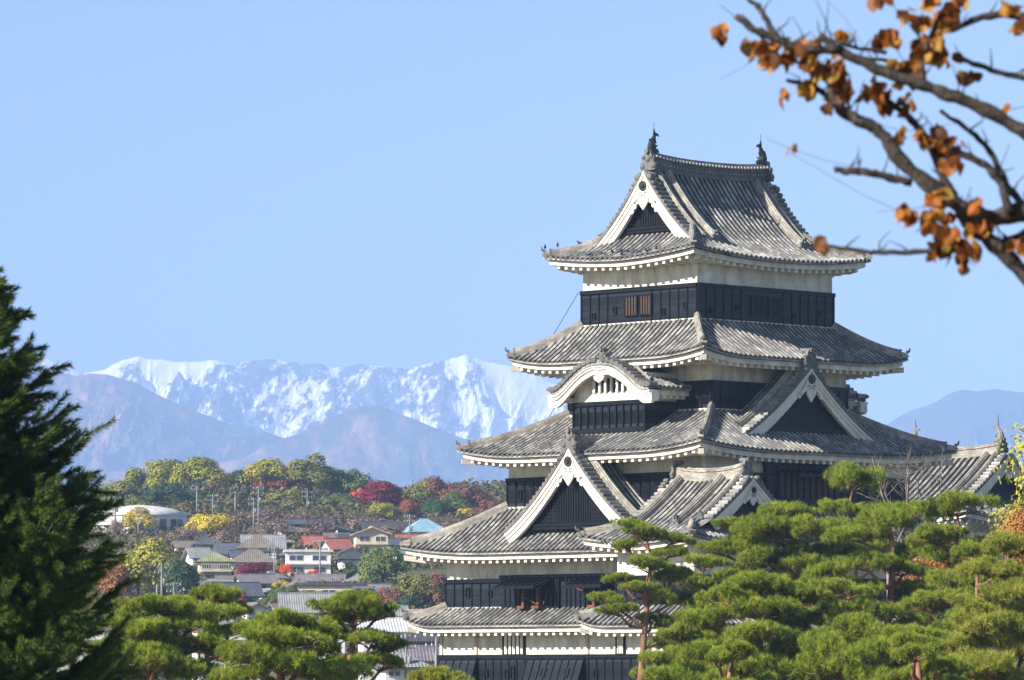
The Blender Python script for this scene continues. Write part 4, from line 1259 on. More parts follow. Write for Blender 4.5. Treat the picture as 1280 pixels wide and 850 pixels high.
def pine(label, base_px, D, lean, trunk, pads, r0=0.16, mat=PINE, group='garden pines in front of the castle', zbase=None, seed=0):
    """trunk: photograph points from the ground upward; pads: (px, py, half width px, flatness, depth offset m)"""
    rng = np.random.default_rng(500 + seed)
    k = F / D
    b = at(trunk[0][0], trunk[0][1], D)
    g = 0.0
    root = thing('pine_tree', label, 'pine tree', (b[0], D, g), 0, group)
    org = np.array([b[0], D, g])
    pts = [np.array([0, 0, -0.3])]
    tz = [at(px, py, D) - org for px, py in trunk]
    for i, p in enumerate(tz):
        p = p + np.array([0, math.sin(i * 1.9 + seed) * 0.25, 0])
        pts.append(p)
    pts = np.array(pts)
    tt = np.linspace(0, 1, len(pts)); q = np.linspace(0, 1, 26)
    sm = np.stack([np.interp(q, tt, pts[:, j]) for j in range(3)], 1)
    for _ in range(2):
        sm[1:-1] = (sm[:-2] + 2 * sm[1:-1] + sm[2:]) / 4
    sm[:, 0] += np.sin(q * 9 + seed) * 0.04
    tm = MB(); tm.tube(sm, r0 * (1 - 0.72 * q), 0, 8)
    tm.build('trunk', REDBARK if zbase is None else zbase, root, True)
    br = MB()
    for j, (px, py, hw, fl, dy) in enumerate(pads):
        p = at(px, py, D) - org; p[1] += dy
        R = hw / k
        R *= (1.22 if 'lower left' in group else 1.12); sc = (R, R * rng.uniform(0.85, 1.05), max(0.65, R * fl * 1.85))
        part('foliage_pad', PADS[int(rng.integers(0, len(PADS)))], root, p, (rng.normal(0, 0.13), rng.normal(0, 0.13), rng.random() * 6.28), sc, mat)
        # limb from the trunk to the pad
        zt = p[2] - rng.uniform(0.2, 0.7) - 0.25 * abs(p[0] - np.interp(p[2], sm[:, 2], sm[:, 0]))
        zt = np.clip(zt, sm[2, 2], sm[-1, 2])
        a = np.array([np.interp(zt, sm[:, 2], sm[:, 0]), np.interp(zt, sm[:, 2], sm[:, 1]), zt])
        e = p + np.array([0, 0, 0.02 - 0.05 * sc[2]]); mid = a * 0.5 + e * 0.5 + np.array([0, 0, -0.12]) + rng.normal(0, 0.08, 3)
        br.tube([a, a * 0.75 + mid * 0.25, mid, mid * 0.4 + e * 0.6, e], np.linspace(0.065, 0.028, 5) * (r0 / 0.16), 0, 6)
        for _ in range(6):              # twigs fanning under the pad
            th = rng.random() * 6.28; q2 = rng.uniform(0.4, 0.85)
            f_ = e + np.array([math.cos(th) * sc[0] * q2, math.sin(th) * sc[1] * q2, 0.05 * sc[2]])
            br.tube([e * 0.7 + mid * 0.3, (e + f_) / 2 + np.array([0, 0, -0.03]), f_], [0.024, 0.016, 0.009], 0, 4)
    br.build('branches', REDBARK if zbase is None else zbase, root, True)
    return root

def auto_pads(seed, cx, top, bot, wtop, wbot, n, hw=(16, 30), fl=0.5):
    """layered pads filling an uneven cone between rows top and bot"""
    rng = np.random.default_rng(900 + seed)
    out = []
    for i in range(n):
        t = (i + 0.5) / n
        y = top + (bot - top) * (t + rng.normal(0, 0.02))
        w_ = wtop + (wbot - wtop) * t ** 0.8
        x = cx + w_ * (((i * 0.618 + seed * 0.37) % 1.0) * 2 - 1) * (0.35 if i == 0 else 0.9)
        out.append((x, y, rng.uniform(*hw) * (0.8 + 0.4 * t), fl * rng.uniform(0.85, 1.15), rng.uniform(-1.4, 1.4)))
    return out

# ---- named pines, from the photograph
pine('tall slim red-barked pine with small rounded pads in front of the turret wall', 0, 188, 0,
     [(797, 1080), (800, 900), (803, 840), (806, 790), (809, 740), (812, 712), (816, 690)],
     [(786, 660, 20, .34, 0), (806, 670, 30, .40, -.3), (842, 676, 26, .42, .3), (784, 684, 20, .36, .4), (838, 694, 26, .42, -.3), (812, 710, 34, .36, -.5), (776, 726, 22, .32, .2), (843, 724, 34, .4, .5),
      (800, 738, 28, .34, -.6), (842, 752, 36, .42, .6), (760, 752, 22, .30, 0), (772, 766, 30, .34, -.3), (850, 782, 34, .42, .3), (815, 776, 20, .34, .6), (850, 812, 34, .45, .5), (836, 842, 36, .45, .6)], 0.19, seed=1)
pine('pine with a flat mushroom-shaped top pad beside the bare tree', 0, 205, 0,
     [(1060, 1100), (1066, 900), (1062, 800), (1070, 720), (1066, 670), (1066, 636)],
     [(1067, 606, 37, .62, 0), (1048, 640, 27, .5, -.4), (1092, 638, 24, .42, .3), (1103, 656, 38, .55, -.6), (1060, 668, 34, .5, .5), (1082, 690, 40, .5, -.4), (1040, 700, 36, .5, .2), (1110, 700, 34, .55, .2)], 0.17, seed=2)
pine('broad light green pine with a domed crown left of the mushroom-topped pine', 0, 190, 0,
     [(1000, 1090), (996, 900), (992, 760), (990, 700), (993, 670)],
     [(990, 648, 46, .42, 0), (955, 662, 40, .44, -.5), (1022, 664, 38, .44, .3), (918, 660, 28, .4, .4), (1000, 676, 52, .42, -.8), (930, 688, 40, .46, .4), (1052, 694, 40, .44, .4), (964, 704, 46, .44, -.8), (900, 690, 28, .45, .3),
      (1010, 716, 44, .44, -.6), (930, 722, 36, .46, .5), (968, 730, 44, .44, .2)], 0.24, seed=3)
pine('leaning red-trunked pine with dense flat pads in the middle of the garden', 0, 178, 0,
     [(1088, 1080), (1096, 900), (1106, 800), (1114, 745), (1118, 690), (1112, 660)],
     [(1112, 652, 44, .50, 0), (1070, 674, 42, .42, -.4), (1150, 690, 34, .44, .3), (1080, 710, 46, .40, -.7), (1130, 716, 40, .44, .5), (1060, 744, 44, .42, -.4), (1150, 744, 36, .44, .4), (1090, 772, 50, .4, -.8), (1150, 785, 42, .44, .2), (1125, 760, 30, .4, .8)], 0.22, seed=4)
pine('pine with a wide flat green top against the far turret', 0, 172, 0,
     [(1195, 1080), (1190, 900), (1192, 780), (1192, 710), (1196, 668)],
     [(1196, 640, 46, .42, 0), (1170, 676, 40, .4, -.4), (1222, 686, 30, .44, .4), (1186, 700, 42, .42, .3), (1190, 735, 46, .46, -.5), (1165, 760, 40, .46, .2), (1215, 765, 34, .46, .3), (1190, 795, 46, .46, -.4)], 0.20, seed=5)
pine('broad low pine filling the foreground below the domed pine', 0, 150, 0,
     [(960, 1140), (956, 960), (950, 860), (948, 790), (950, 760)],
     [(952, 738, 46, .44, 0), (905, 752, 40, .44, -.4), (1000, 750, 42, .44, .3), (950, 770, 52, .42, -.8), (885, 782, 40, .46, .2), (1012, 782, 48, .44, .3), (950, 806, 58, .44, -.9), (890, 820, 48, .46, -.2), (1015, 822, 52, .46, -.4), (960, 845, 60, .46, -1), (880, 856, 46, .46, .3), (1030, 858, 50, .46, .3)], 0.26, seed=6)
pine('full rounded pine low in the garden right of centre', 0, 140, 0,
     [(1100, 1160), (1098, 980), (1092, 880), (1090, 820)],
     [(1088, 794, 44, .46, 0), (1046, 806, 42, .46, .2), (1130, 804, 44, .46, -.3), (1080, 826, 56, .46, -.8), (1140, 836, 50, .46, -.4), (1040, 842, 46, .46, .4), (1096, 858, 60, .46, -1), (1160, 866, 46, .46, .2)], 0.24, seed=7)
pine('sunlit spreading pine at the right border with pale branches', 0, 132, 0,
     [(1276, 1170), (1268, 980), (1262, 860), (1258, 770), (1262, 720)],
     [(1262, 690, 44, .44, 0), (1236, 716, 38, .42, -.3), (1284, 724, 42, .44, .2), (1250, 744, 48, .42, -.6), (1216, 762, 36, .44, .3), (1284, 772, 46, .44, .2), (1240, 790, 52, .44, -.7), (1196, 812, 40, .46, .2), (1276, 818, 52, .46, -.3), (1226, 838, 54, .46, -.8), (1184, 852, 44, .46, .3), (1270, 862, 54, .46, -.2)], 0.24, PINE_B, seed=8)
pine('dark green pine half hidden behind the tall slim pine', 0, 200, 0,
     [(872, 1060), (868, 900), (872, 800), (876, 740)],
     [(880, 708, 30, .46, 0), (862, 730, 28, .46, -.3), (900, 738, 30, .46, .3), (868, 764, 34, .46, -.5), (906, 772, 32, .46, .2), (872, 800, 38, .46, -.6), (838, 815, 30, .46, .2), (905, 815, 36, .46, .3), (868, 840, 40, .46, -.4), (826, 852, 34, .46, .2)], 0.18, seed=9)
# lower left garden pines
pine('large rounded pine nearest the dark conifer at lower left', 0, 135, 0,
     [(196, 1160), (196, 980), (190, 880), (186, 820), (184, 780)],
     [(178, 766, 34, .50, 0), (210, 764, 32, .50, .2), (160, 786, 34, .50, -.3), (236, 784, 32, .50, .3), (200, 796, 42, .46, -.6), (160, 812, 38, .48, -.4), (240, 812, 34, .48, .1), (196, 832, 48, .46, -.8), (150, 846, 40, .48, .1), (246, 846, 40, .48, .2)], 0.22, seed=10, group='garden pines along the lower left')
pine('round topped pine second from the dark conifer showing a red trunk', 0, 150, 0,
     [(262, 1140), (264, 960), (262, 850), (260, 800), (262, 770)],
     [(260, 750, 34, .52, 0), (288, 764, 24, .46, .2), (234, 762, 24, .46, -.2), (262, 774, 40, .40, -.4), (284, 796, 28, .42, .3), (250, 812, 30, .44, -.3), (290, 826, 30, .42, .3)], 0.18, seed=11, group='garden pines along the lower left')
pine('wide low domed pine in the middle of the lower left row', 0, 128, 0,
     [(352, 1180), (352, 980), (350, 880), (352, 830)],
     [(356, 784, 38, .46, 0), (322, 796, 34, .46, -.3), (390, 796, 34, .46, .3), (352, 808, 50, .42, -.7), (310, 824, 38, .46, .2), (398, 822, 40, .46, .2), (350, 838, 56, .44, -.8), (300, 852, 40, .46, .2), (412, 850, 42, .46, .2)], 0.22, seed=12, group='garden pines along the lower left')
pine('flat topped pine with a bare red trunk below two tiers, lower left', 0, 145, 0,
     [(434, 1160), (436, 960), (436, 860), (438, 820), (440, 790), (444, 772)],
     [(440, 758, 38, .42, 0), (408, 764, 24, .44, -.2), (472, 770, 28, .42, .2), (440, 776, 40, .34, -.3), (418, 800, 30, .40, .2), (466, 804, 38, .38, -.2), (488, 812, 22, .4, .3), (480, 832, 32, .42, .3), (430, 836, 34, .44, -.3)], 0.19, seed=13, group='garden pines along the lower left')
pine('top of a low pale green pine below the castle wall at lower centre', 0, 120, 0,
     [(545, 1200), (546, 1000), (546, 900), (546, 880)],
     [(546, 852, 30, .46, 0), (520, 866, 30, .46, .2), (574, 866, 30, .46, -.2), (546, 878, 44, .46, -.4)], 0.18, PINE_B, seed=14, group='garden pines along the lower left')
for i, (lb, cx, top, bot, wt, wb_, D, n) in enumerate((
        ('green pine in the gap between the broad low pine and the slim pine', 862, 770, 870, 16, 44, 160, 9),
        ('shaded pine behind the sunlit spreading pine at right', 1220, 690, 870, 22, 50, 165, 11),
        ('mid garden pine behind the broad low pine', 1030, 712, 870, 26, 56, 170, 11),
        ('low filler pine at the bottom edge below the leaning pine', 1150, 800, 880, 24, 52, 128, 8),
        ('low filler pine at the bottom edge near the slim pine trunk', 915, 815, 885, 20, 40, 130, 7))):
    pine(lb, 0, D, 0, [(cx, 1120 + (200 - D)), (cx + 4, 960), (cx - 3, bot - 20), (cx, top + 22)], auto_pads(i, cx, top, bot, wt, wb_, n, (24, 38)), 0.2, seed=30 + i)

# ---- the near dark conifer at the left border
def conifer():
    rng = np.random.default_rng(77)
    D = 60.0; k = F / D
    tx = -34
    base = at(tx, 850, D); org = np.array([base[0], D, 0.0])
    root = thing('conifer_tree', 'large dark green conifer with feathery plumes filling the left border', 'conifer', org)
    top = at(tx, 340, D)[2]
    tm = MB(); zz = np.linspace(-0.3, top, 14)
    tm.tube(np.stack([np.sin(zz) * 0.03, np.cos(zz * 0.7) * 0.03, zz], 1), np.interp(zz, [0, top], [0.22, 0.02]), 0, 8)
    tm.build('trunk', REDBARK, root, True)
    Cs, Ax, bm = [], [], MB()
    z = top - 0.10
    lev = 0
    while z > 4.2:
        t = (top - z)
        R = min(0.16 + 0.56 * t ** 0.72, 1.55)
        nb = int(5 + 3 * min(t, 3))
        for b_ in range(nb):
            th = rng.random() * 2 * np.pi
            r = R * rng.uniform(0.6, 1.14)
            rise = rng.uniform(0.12, 0.42) * r
            u = np.linspace(0, 1, 9)
            droop = -0.18 * r * np.sin(u * np.pi)
            P = np.stack([np.cos(th) * r * u, np.sin(th) * r * u, z + droop + rise * u ** 1.7], 1)
            bm.tube(P, np.linspace(0.028, 0.007, 9), 0, 5)
            for w_ in np.arange(0.15, 1.01, 0.13 / max(r, 0.4)):
                for sgn in ((0,) if w_ > 0.95 else (-1, 1)):
                    p = np.array([np.interp(w_, u, P[:, j]) for j in range(3)])
                    dr = np.array([np.cos(th), np.sin(th), 0.3])
                    sd_ = np.array([-np.sin(th), np.cos(th), 0.0]) * sgn * rng.uniform(0.3, 1.3)
                    a = dr * rng.uniform(0.7, 1.1) + sd_ + np.array([0, 0, rng.uniform(-0.45, 0.6)]); a /= np.linalg.norm(a)
                    Lp = rng.uniform(0.20, 0.38) * (0.6 + 0.4 * min(1, r))
                    s = np.linspace(0.05, 1, 14)
                    Q = p + a[None] * (s * Lp)[:, None] + np.array([0, 0, 1.0]) * (0.10 * Lp * s ** 2)[:, None]
                    bm.tube(Q[::6], 0.005, 0, 4)
                    rep = 16
                    ang = rng.random((14, rep)) * 2 * np.pi
                    e1 = np.cross(a, (0.1, 0.2, 1.0)); e1 /= np.linalg.norm(e1); e2 = np.cross(a, e1)
                    rad = e1 * np.cos(ang)[..., None] + e2 * np.sin(ang)[..., None]
                    opn = (0.95 - 0.45 * s)[:, None, None]
                    Cs.append(np.repeat(Q, rep, 0)); Ax.append((a * 0.75 + rad * opn).reshape(-1, 3))
        z -= 0.15; lev += 1
    C = np.concatenate(Cs); A = np.concatenate(Ax)
    # keep only what stands on the side of the picture plus a fringe: the hidden far side stays too
    V, T = needle_tris(rng, C, A, 1, 0.098, 0.0048, 0.14)
    mb = MB(); mb.add(V, T)
    mb.build('needles', DARKPINE, root)
    bm.build('branches', BARK, root, True)
conifer()

# ---- broadleaf crowns
def crown_mesh(seed, n=5200, leaf=0.046, tall=1.0, k=(16, 24), ragged=1.0, hollow=0.68):
    """crown about 1 unit in radius made of leaf faces on lumpy clumps"""
    rng = np.random.default_rng(seed)
    kk = int(rng.integers(*k))
    d = rng.normal(0, 1, (kk, 3)); d /= np.linalg.norm(d, axis=1)[:, None]; d[:, 2] = np.abs(d[:, 2]) * 1.3 - 0.6
    cc = d * rng.uniform(0.42, 0.74, (kk, 1)) * np.array([1, 1, tall])
    rr = rng.uniform(0.22, 0.42, kk)
    i = rng.integers(0, kk, n)
    e = rng.normal(0, 1, (n, 3)); e /= np.linalg.norm(e, axis=1)[:, None]; e[:, 2] = np.where(e[:, 2] < -0.3, -e[:, 2], e[:, 2])
    C = cc[i] + e * rr[i][:, None] * rng.uniform(hollow, 1.08 + 0.12 * ragged, (n, 1))
    nrm = e + rng.normal(0, 0.24, (n, 3)); nrm /= np.linalg.norm(nrm, axis=1)[:, None]
    a = np.cross(nrm, rng.normal(0, 1, (n, 3))); a /= np.linalg.norm(a, axis=1)[:, None]
    b = np.cross(nrm, a)
    L = leaf * rng.uniform(0.6, 1.35, (n, 1))
    V = np.stack([C - a * L, C - b * L * 0.6, C + a * L, C + b * L * 0.6], 1).reshape(-1, 3)
    mb = MB(); mb.add(V, np.arange(len(V)).reshape(-1, 4))
    return mb.mesh('crown', [PINE])
def twig_mesh(seed, n=230):
    """bare or thinly leaved crown: fine upward twigs with a haze of small leaves"""
    rng = np.random.default_rng(seed); mb = MB()
    for j in range(9):
        th = rng.random() * 6.28; e = np.array([math.cos(th) * rng.uniform(0.2, 0.75), math.sin(th) * rng.uniform(0.2, 0.75), rng.uniform(0.1, 0.7)])
        a = np.array([0, 0, -0.8]); m = a * 0.4 + e * 0.6 + rng.normal(0, 0.08, 3)
        mb.tube([a, m, e], [0.035, 0.022, 0.008], 0, 4)
        for q in range(n // 9):
            s = m + (e - m) * rng.random(); t = s + rng.normal(0, 0.24, 3) + np.array([0, 0, 0.14])
            mb.tube([s, t], [0.008, 0.003], 0, 3)
    return mb.mesh('twigs', [BARK])
CROWNS = [crown_mesh(200 + i, tall=t) for i, t in enumerate((0.9, 0.95, 1.05, 0.85, 1.0))]
CROWN_FINE = [crown_mesh(350 + i, 12000, 0.024, 1.0, (26, 34), 1.2) for i in range(2)]
CROWN_THIN = [crown_mesh(300 + i, 1100, 0.045, 0.62, (20, 28), 1.6, 0.5) for i in range(3)]
TWIGS = [twig_mesh(400 + i) for i in range(3)]
CONE = crown_mesh(320, 1800, 0.06, 1.7, (14, 18), 0.8)
LM = {
    'olive': leaf_mat('olive autumn leaves', [(0.084, 0.109, 0.025), (0.185, 0.202, 0.042), (0.336, 0.286, 0.050)], 0.2),
    'yellowgreen': leaf_mat('yellow green leaves', [(0.101, 0.143, 0.020), (0.269, 0.286, 0.034), (0.571, 0.454, 0.050)], 0.2),
    'gold': leaf_mat('golden leaves', [(0.235, 0.202, 0.034), (0.571, 0.420, 0.050), (0.750, 0.622, 0.067)], 0.2),
    'green': leaf_mat('mid green leaves', [(0.050, 0.092, 0.026), (0.109, 0.168, 0.042), (0.218, 0.252, 0.059)], 0.2),
    'darkgreen': leaf_mat('dark evergreen leaves', [(0.020, 0.054, 0.024), (0.050, 0.101, 0.037), (0.101, 0.151, 0.050)], 0.15),
    'redbrown': leaf_mat('red brown leaves', [(0.101, 0.076, 0.034), (0.286, 0.092, 0.050), (0.437, 0.168, 0.067)], 0.2),
    'brownred': leaf_mat('dull brown red leaves', [(0.084, 0.059, 0.037), (0.202, 0.084, 0.059), (0.319, 0.151, 0.092)], 0.2),
    'crimson': leaf_mat('crimson leaves', [(0.08, 0.014, 0.018), (0.22, 0.026, 0.036), (0.32, 0.06, 0.06)], 0.2),
    'scarlet': leaf_mat('scarlet leaves', [(0.470, 0.067, 0.034), (0.750, 0.118, 0.050), (0.750, 0.235, 0.084)], 0.2),
    'orange': leaf_mat('orange leaves', [(0.20, 0.085, 0.025), (0.40, 0.17, 0.045), (0.48, 0.28, 0.07)], 0.25),
    'mauve': leaf_mat('mauve brown twigs and leaves', [(0.151, 0.101, 0.076), (0.286, 0.193, 0.151), (0.403, 0.286, 0.218)], 0.15),
}
def tree(label, px, top, base, wpx, col, thin=False, cone=False, group='trees on the hillside', D=None, cat='tree', seed=0, h0=0.0, fine=False):
    p = on_hill(px, base) if D is None else np.array([*at(px, base, D)[:2], h0])
    D = p[1]; k = F / D
    h = (ZC + (YH - top) * D / F) - p[2]; r = wpx / 2 / k
    rng = np.random.default_rng(int(px * 13 + top * 7 + seed))
    root = thing('bare_tree' if thin else 'broadleaf_tree', label, cat, p, 0, group)
    tall = 0.62 if thin else (1.5 if cone else 0.95)
    r *= 1.30
    rz = (h * 0.60 if not thin else h * 0.62) / (1.0 if not cone else 1.55)
    rz = min(rz, r * (1.25 if fine else 2.0))
    cz = h - rz * (0.98 if not cone else 1.55)
    tm = MB(); tr = max(0.10, 0.035 * h)
    wob = rng.normal(0, 0.04 * h, (4, 2))
    tm.tube([(0, 0, -0.4), (wob[0, 0] * 0.3, wob[0, 1] * 0.3, h * 0.2), (wob[1, 0] * 0.5, wob[1, 1] * 0.5, h * 0.45), (0, 0, max(cz, h * 0.6))], [tr * 1.3, tr, tr * 0.8, tr * 0.35], 0, 6)
    for b_ in range(5):
        th = rng.random() * 6.28; q = rng.uniform(0.35, 0.6)
        tm.tube([(0, 0, h * 0.32 + b_ * 0.03 * h), (math.cos(th) * r * q * 0.5, math.sin(th) * r * q * 0.5, h * 0.5), (math.cos(th) * r * q, math.sin(th) * r * q, h * rng.uniform(0.6, 0.75))], [tr * 0.5, tr * 0.35, tr * 0.12], 0, 5)
    tm.build('trunk', BARK, root, True)
    me = CROWN_FINE[seed % 2] if fine else CONE if cone else (CROWN_THIN if thin else CROWNS)[int(rng.integers(0, 3 if thin else 5))]
    part('crown', me, root, (0, 0, cz), (0, 0, rng.random() * 6.28), (r * 1.05, r * 1.05, rz), LM[col])
    if thin:
        part('twigs', TWIGS[int(rng.integers(0, 3))], root, (0, 0, cz), (0, 0, rng.random() * 6.28), (r, r, rz))
    return root

for a in (
    # px, top, base, width, colour, label
    (150, 592, 645, 60, 'olive', 'olive tree at the left end of the ridge beside the dark conifer'),
    (186, 566, 628, 62, 'yellowgreen', 'yellow-green ridge tree above the white hall roof'),
    (213, 564, 622, 52, 'olive', 'olive ridge tree just right of the yellow-green one over the white hall'),
    (250, 561, 618, 62, 'yellowgreen', 'tall yellow-green ridge tree, third crown right of the dark conifer'),
    (279, 580, 618, 36, 'redbrown', 'small russet tree filling the dip between two ridge groups'),
    (210, 592, 642, 50, 'darkgreen', 'dark evergreen below the ridge, right behind the white hall'),
    (243, 604, 640, 44, 'darkgreen', 'dark green shrubby tree above the golden round tree'),
    (170, 612, 655, 46, 'olive', 'dull olive tree directly behind the white hall roof'),
    (174, 626, 668, 36, 'gold', 'golden tree standing in front of the white hall'),
    (261, 632, 678, 58, 'gold', 'round golden tree to the right of the white hall'),
    (332, 563, 612, 52, 'yellowgreen', 'yellowish tree behind the big russet ridge tree'),
    (350, 571, 622, 76, 'redbrown', 'big russet tree in the middle of the ridge'),
    (387, 560, 612, 58, 'olive', 'tall olive ridge tree right of the big russet tree'),
    (299, 582, 612, 28, 'darkgreen', 'narrow dark tree at the low point of the ridge'),
    (432, 574, 630, 58, 'green', 'green ridge tree next to the crimson one'),
    (412, 579, 618, 34, 'gold', 'yellow-topped tree tucked behind the green ridge tree'),
    (476, 592, 642, 58, 'crimson', 'crimson maple at the right end of the central ridge group'),
    (362, 607, 640, 56, 'olive', 'flat olive tree below the russet ridge tree'),
    (422, 611, 642, 56, 'green', 'low green tree below the green ridge tree'),
    (449, 606, 636, 20, 'scarlet', 'small scarlet shrub left of the crimson maple'),
    (525, 588, 640, 46, 'olive', 'olive-green tree at the left of the right-hand wooded knoll'),
    (552, 584, 640, 48, 'brownred', 'dull red tree at the top of the right-hand knoll'),
    (582, 598, 645, 62, 'brownred', 'broad maroon tree on the right slope of the knoll'),
    (548, 614, 652, 36, 'darkgreen', 'dark pine-like tree in front of the maroon knoll trees'),
    (568, 608, 648, 34, 'green', 'green tree between maroon crowns on the knoll'),
    (480, 620, 656, 36, 'yellowgreen', 'bright yellow-green tree below the crimson maple'),
    (612, 616, 655, 36, 'brownred', 'brownish tree at the knoll edge beside the castle roof'),
    (582, 630, 652, 22, 'gold', 'little yellow tree on the slope beside the castle roof'),
    (512, 618, 648, 28, 'redbrown', 'russet shrub at the foot of the knoll'),
    (172, 655, 752, 84, 'yellowgreen', 'large yellow-green tree below the white hall'),
    (225, 690, 754, 54, 'darkgreen', 'large dark green tree joined to the right of the big yellow-green one'),
    (142, 688, 762, 54, 'orange', 'orange-yellow tree between the dark conifer and the big yellow-green tree'),
    (318, 698, 722, 40, 'crimson', 'crimson maple in front of the grey-brown hip roofed house'),
    (281, 705, 724, 20, 'crimson', 'small dark crimson tree beside the green roofed house'),
    (263, 681, 696, 16, 'crimson', 'tiny crimson tree by the cream house with a dark roof'),
    (357, 701, 722, 18, 'scarlet', 'slim red tree left of the white flat roofed house'),
    (392, 710, 721, 17, 'scarlet', 'low scarlet bush in front of the white flat roofed house'),
    (418, 724, 750, 18, 'redbrown', 'russet tree in front of the long low building'),
    (441, 703, 732, 30, 'darkgreen', 'dark green tree below the small white hip roofed house'),
    (479, 668, 738, 54, 'green', 'tall fresh green tree right of the cream two-storey house'),
    (520, 702, 764, 58, 'olive', 'olive tree left of the lowest castle roof corner'),
    (488, 725, 766, 36, 'brownred', 'brownish tree below the tall fresh green tree'),
    (547, 706, 764, 44, 'brownred', 'dark maroon tree touching the castle edge'),
    (505, 738, 768, 40, 'darkgreen', 'dark green undergrowth tree at the foot of the slope'),
    (357, 727, 758, 36, 'green', 'green tree right of the dark blue roofed house'),
    (351, 722, 740, 22, 'gold', 'yellow shrub above the green tree by the dark blue roof'),
    (390, 733, 754, 46, 'yellowgreen', 'pale yellow-green tree before the long low building'),
    (337, 740, 768, 24, 'green', 'small green tree right of the lower white house'),
    (361, 672, 692, 16, 'yellowgreen', 'small conical yellow-green tree between rooftops'),
    (122, 720, 790, 40, 'olive', 'olive tree peeking from behind the dark conifer'),
    (440, 742, 762, 20, 'green', 'small green tree beside the purple block'),
    (300, 735, 760, 20, 'redbrown', 'low russet shrub by the dark blue roofed house'),
    (232, 756, 778, 24, 'crimson', 'crimson shrub peeping over the rounded garden pines'),
):
    tree(a[5], *a[:5], cone=('conical' in a[5]))
for a in ((300, 626, 668, 58), (335, 624, 662, 52), (378, 626, 668, 56), (430, 630, 668, 58), (462, 634, 672, 50), (520, 640, 672, 56), (230, 648, 684, 40), (282, 650, 692, 40), (400, 640, 676, 44), (345, 642, 676, 42), (556, 640, 668, 46), (315, 652, 690, 36), (146, 640, 672, 22), (492, 648, 676, 36)):
    tree('leafless mauve-brown cherry tree on the slope below the wooded ridge', *a, 'mauve', thin=True, group='bare cherry trees on the slope')

def undergrowth():
    rng = np.random.default_rng(61)
    Vs = []
    n = 5200
    px = rng.uniform(90, 660, n * 3); D = 430 + 620 * rng.random(n * 3) ** 0.8
    x = (px - 640) / F * D
    keep = fbm(x / 14.0, D / 22.0, 3) > 0.41
    x, D, px = x[keep][:n], D[keep][:n], px[keep][:n]
    z = hill_h(x, D)
    r = rng.uniform(0.5, 1.5, len(x)) * np.where((D > 860) & (D < 1000) & ((px < 490) | (px > 525)), 2.1, 1.0)
    for q in range(26):
        d = rng.normal(0, 1, (len(x), 3)); d /= np.linalg.norm(d, axis=1)[:, None]; d[:, 2] = np.abs(d[:, 2])
        C = np.stack([x, D, z], 1) + d * r[:, None] * np.array([1.2, 1.2, 0.95])
        nn = d + rng.normal(0, 0.5, d.shape); a = np.cross(nn, rng.normal(0, 1, d.shape)); a /= np.linalg.norm(a, axis=1)[:, None]
        b = np.cross(nn, a); b /= np.linalg.norm(b, axis=1)[:, None]
        L = rng.uniform(0.16, 0.42, (len(x), 1)) * np.where(D > 870, 1.2, 1.0)[:, None]
        Vs.append(np.stack([C - a * L, C - b * L, C + a * L, C + b * L], 1))
    V = np.concatenate(Vs).reshape(-1, 3)
    mb = MB(); mb.add(V, np.arange(len(V)).reshape(-1, 4))
    m = leaf_mat('mixed autumn undergrowth', [(0.03, 0.055, 0.018), (0.09, 0.10, 0.03), (0.16, 0.12, 0.05), (0.13, 0.085, 0.065)], 0.15, (0.2, 0.9), 0.05)
    tag(mb.build('undergrowth', m), kind='stuff')
undergrowth()
# ================================================================== the village on the hillside
def paint(name, c, rough=0.8, var=0.12):
    return noisy(name, tuple(q * (1 - var) for q in c), tuple(min(1, q * (1 + var)) for q in c), 0.8, rough)
def house_tile(name, c):
    m, N, b = newmat(name, 0.6, 0.3)
    tc = N.new('ShaderNodeTexCoord').outputs['Object']
    uv = N.new('ShaderNodeUVMap').outputs[0]
    wv = N.new('ShaderNodeTexWave', wave_type='BANDS', bands_direction='X'); wv.inputs['Scale'].default_value = 1.1
    N.link(uv, wv.inputs['Vector'])
    n = N.noise(tc, 0.9, 5, 0.6)
    cc = N.ramp(n, [(0.3, tuple(q * 0.75 for q in c)), (0.7, tuple(min(1, q * 1.25) for q in c))])
    N.link(cc, b.inputs['Base Color'])
    bump(N, b, wv.outputs['Fac'], 0.6, 0.06)
    return m
HR = {'grey': house_tile('grey house tile', (0.26, 0.26, 0.26)), 'brown': house_tile('grey brown house tile', (0.20, 0.17, 0.145)), 'navy': house_tile('navy house tile', (0.09, 0.10, 0.125)),
      'red': house_tile('red painted roof', (0.38, 0.13, 0.10)), 'blue': house_tile('sky blue painted roof', (0.25, 0.42, 0.52)), 'green': house_tile('sage green roof', (0.26, 0.28, 0.14)),
      'white': house_tile('white roof', (0.58, 0.58, 0.57)), 'cream': house_tile('cream tile roof', (0.45, 0.36, 0.28)), 'dark': house_tile('dark slate roof', (0.07, 0.07, 0.075)), 'orange': house_tile('orange roof', (0.6, 0.25, 0.10)), 'purplegrey': house_tile('purple grey roof', (0.20, 0.17, 0.19))}
HW = {'white': paint('white house wall', (0.74, 0.73, 0.70)), 'cream': paint('cream house wall', (0.62, 0.53, 0.40)), 'navy': paint('dark navy wall', (0.05, 0.06, 0.08)), 'tan': paint('tan house wall', (0.45, 0.36, 0.26)),
      'grey': paint('grey house wall', (0.40, 0.40, 0.40)), 'purple': paint('dull purple wall', (0.20, 0.14, 0.18))}
GLASS = newmat('dark window glass', 0.08, 0.6)[0]
GLASS.node_tree.nodes['Principled BSDF'].inputs['Base Color'].default_value = (0.05, 0.065, 0.085, 1)
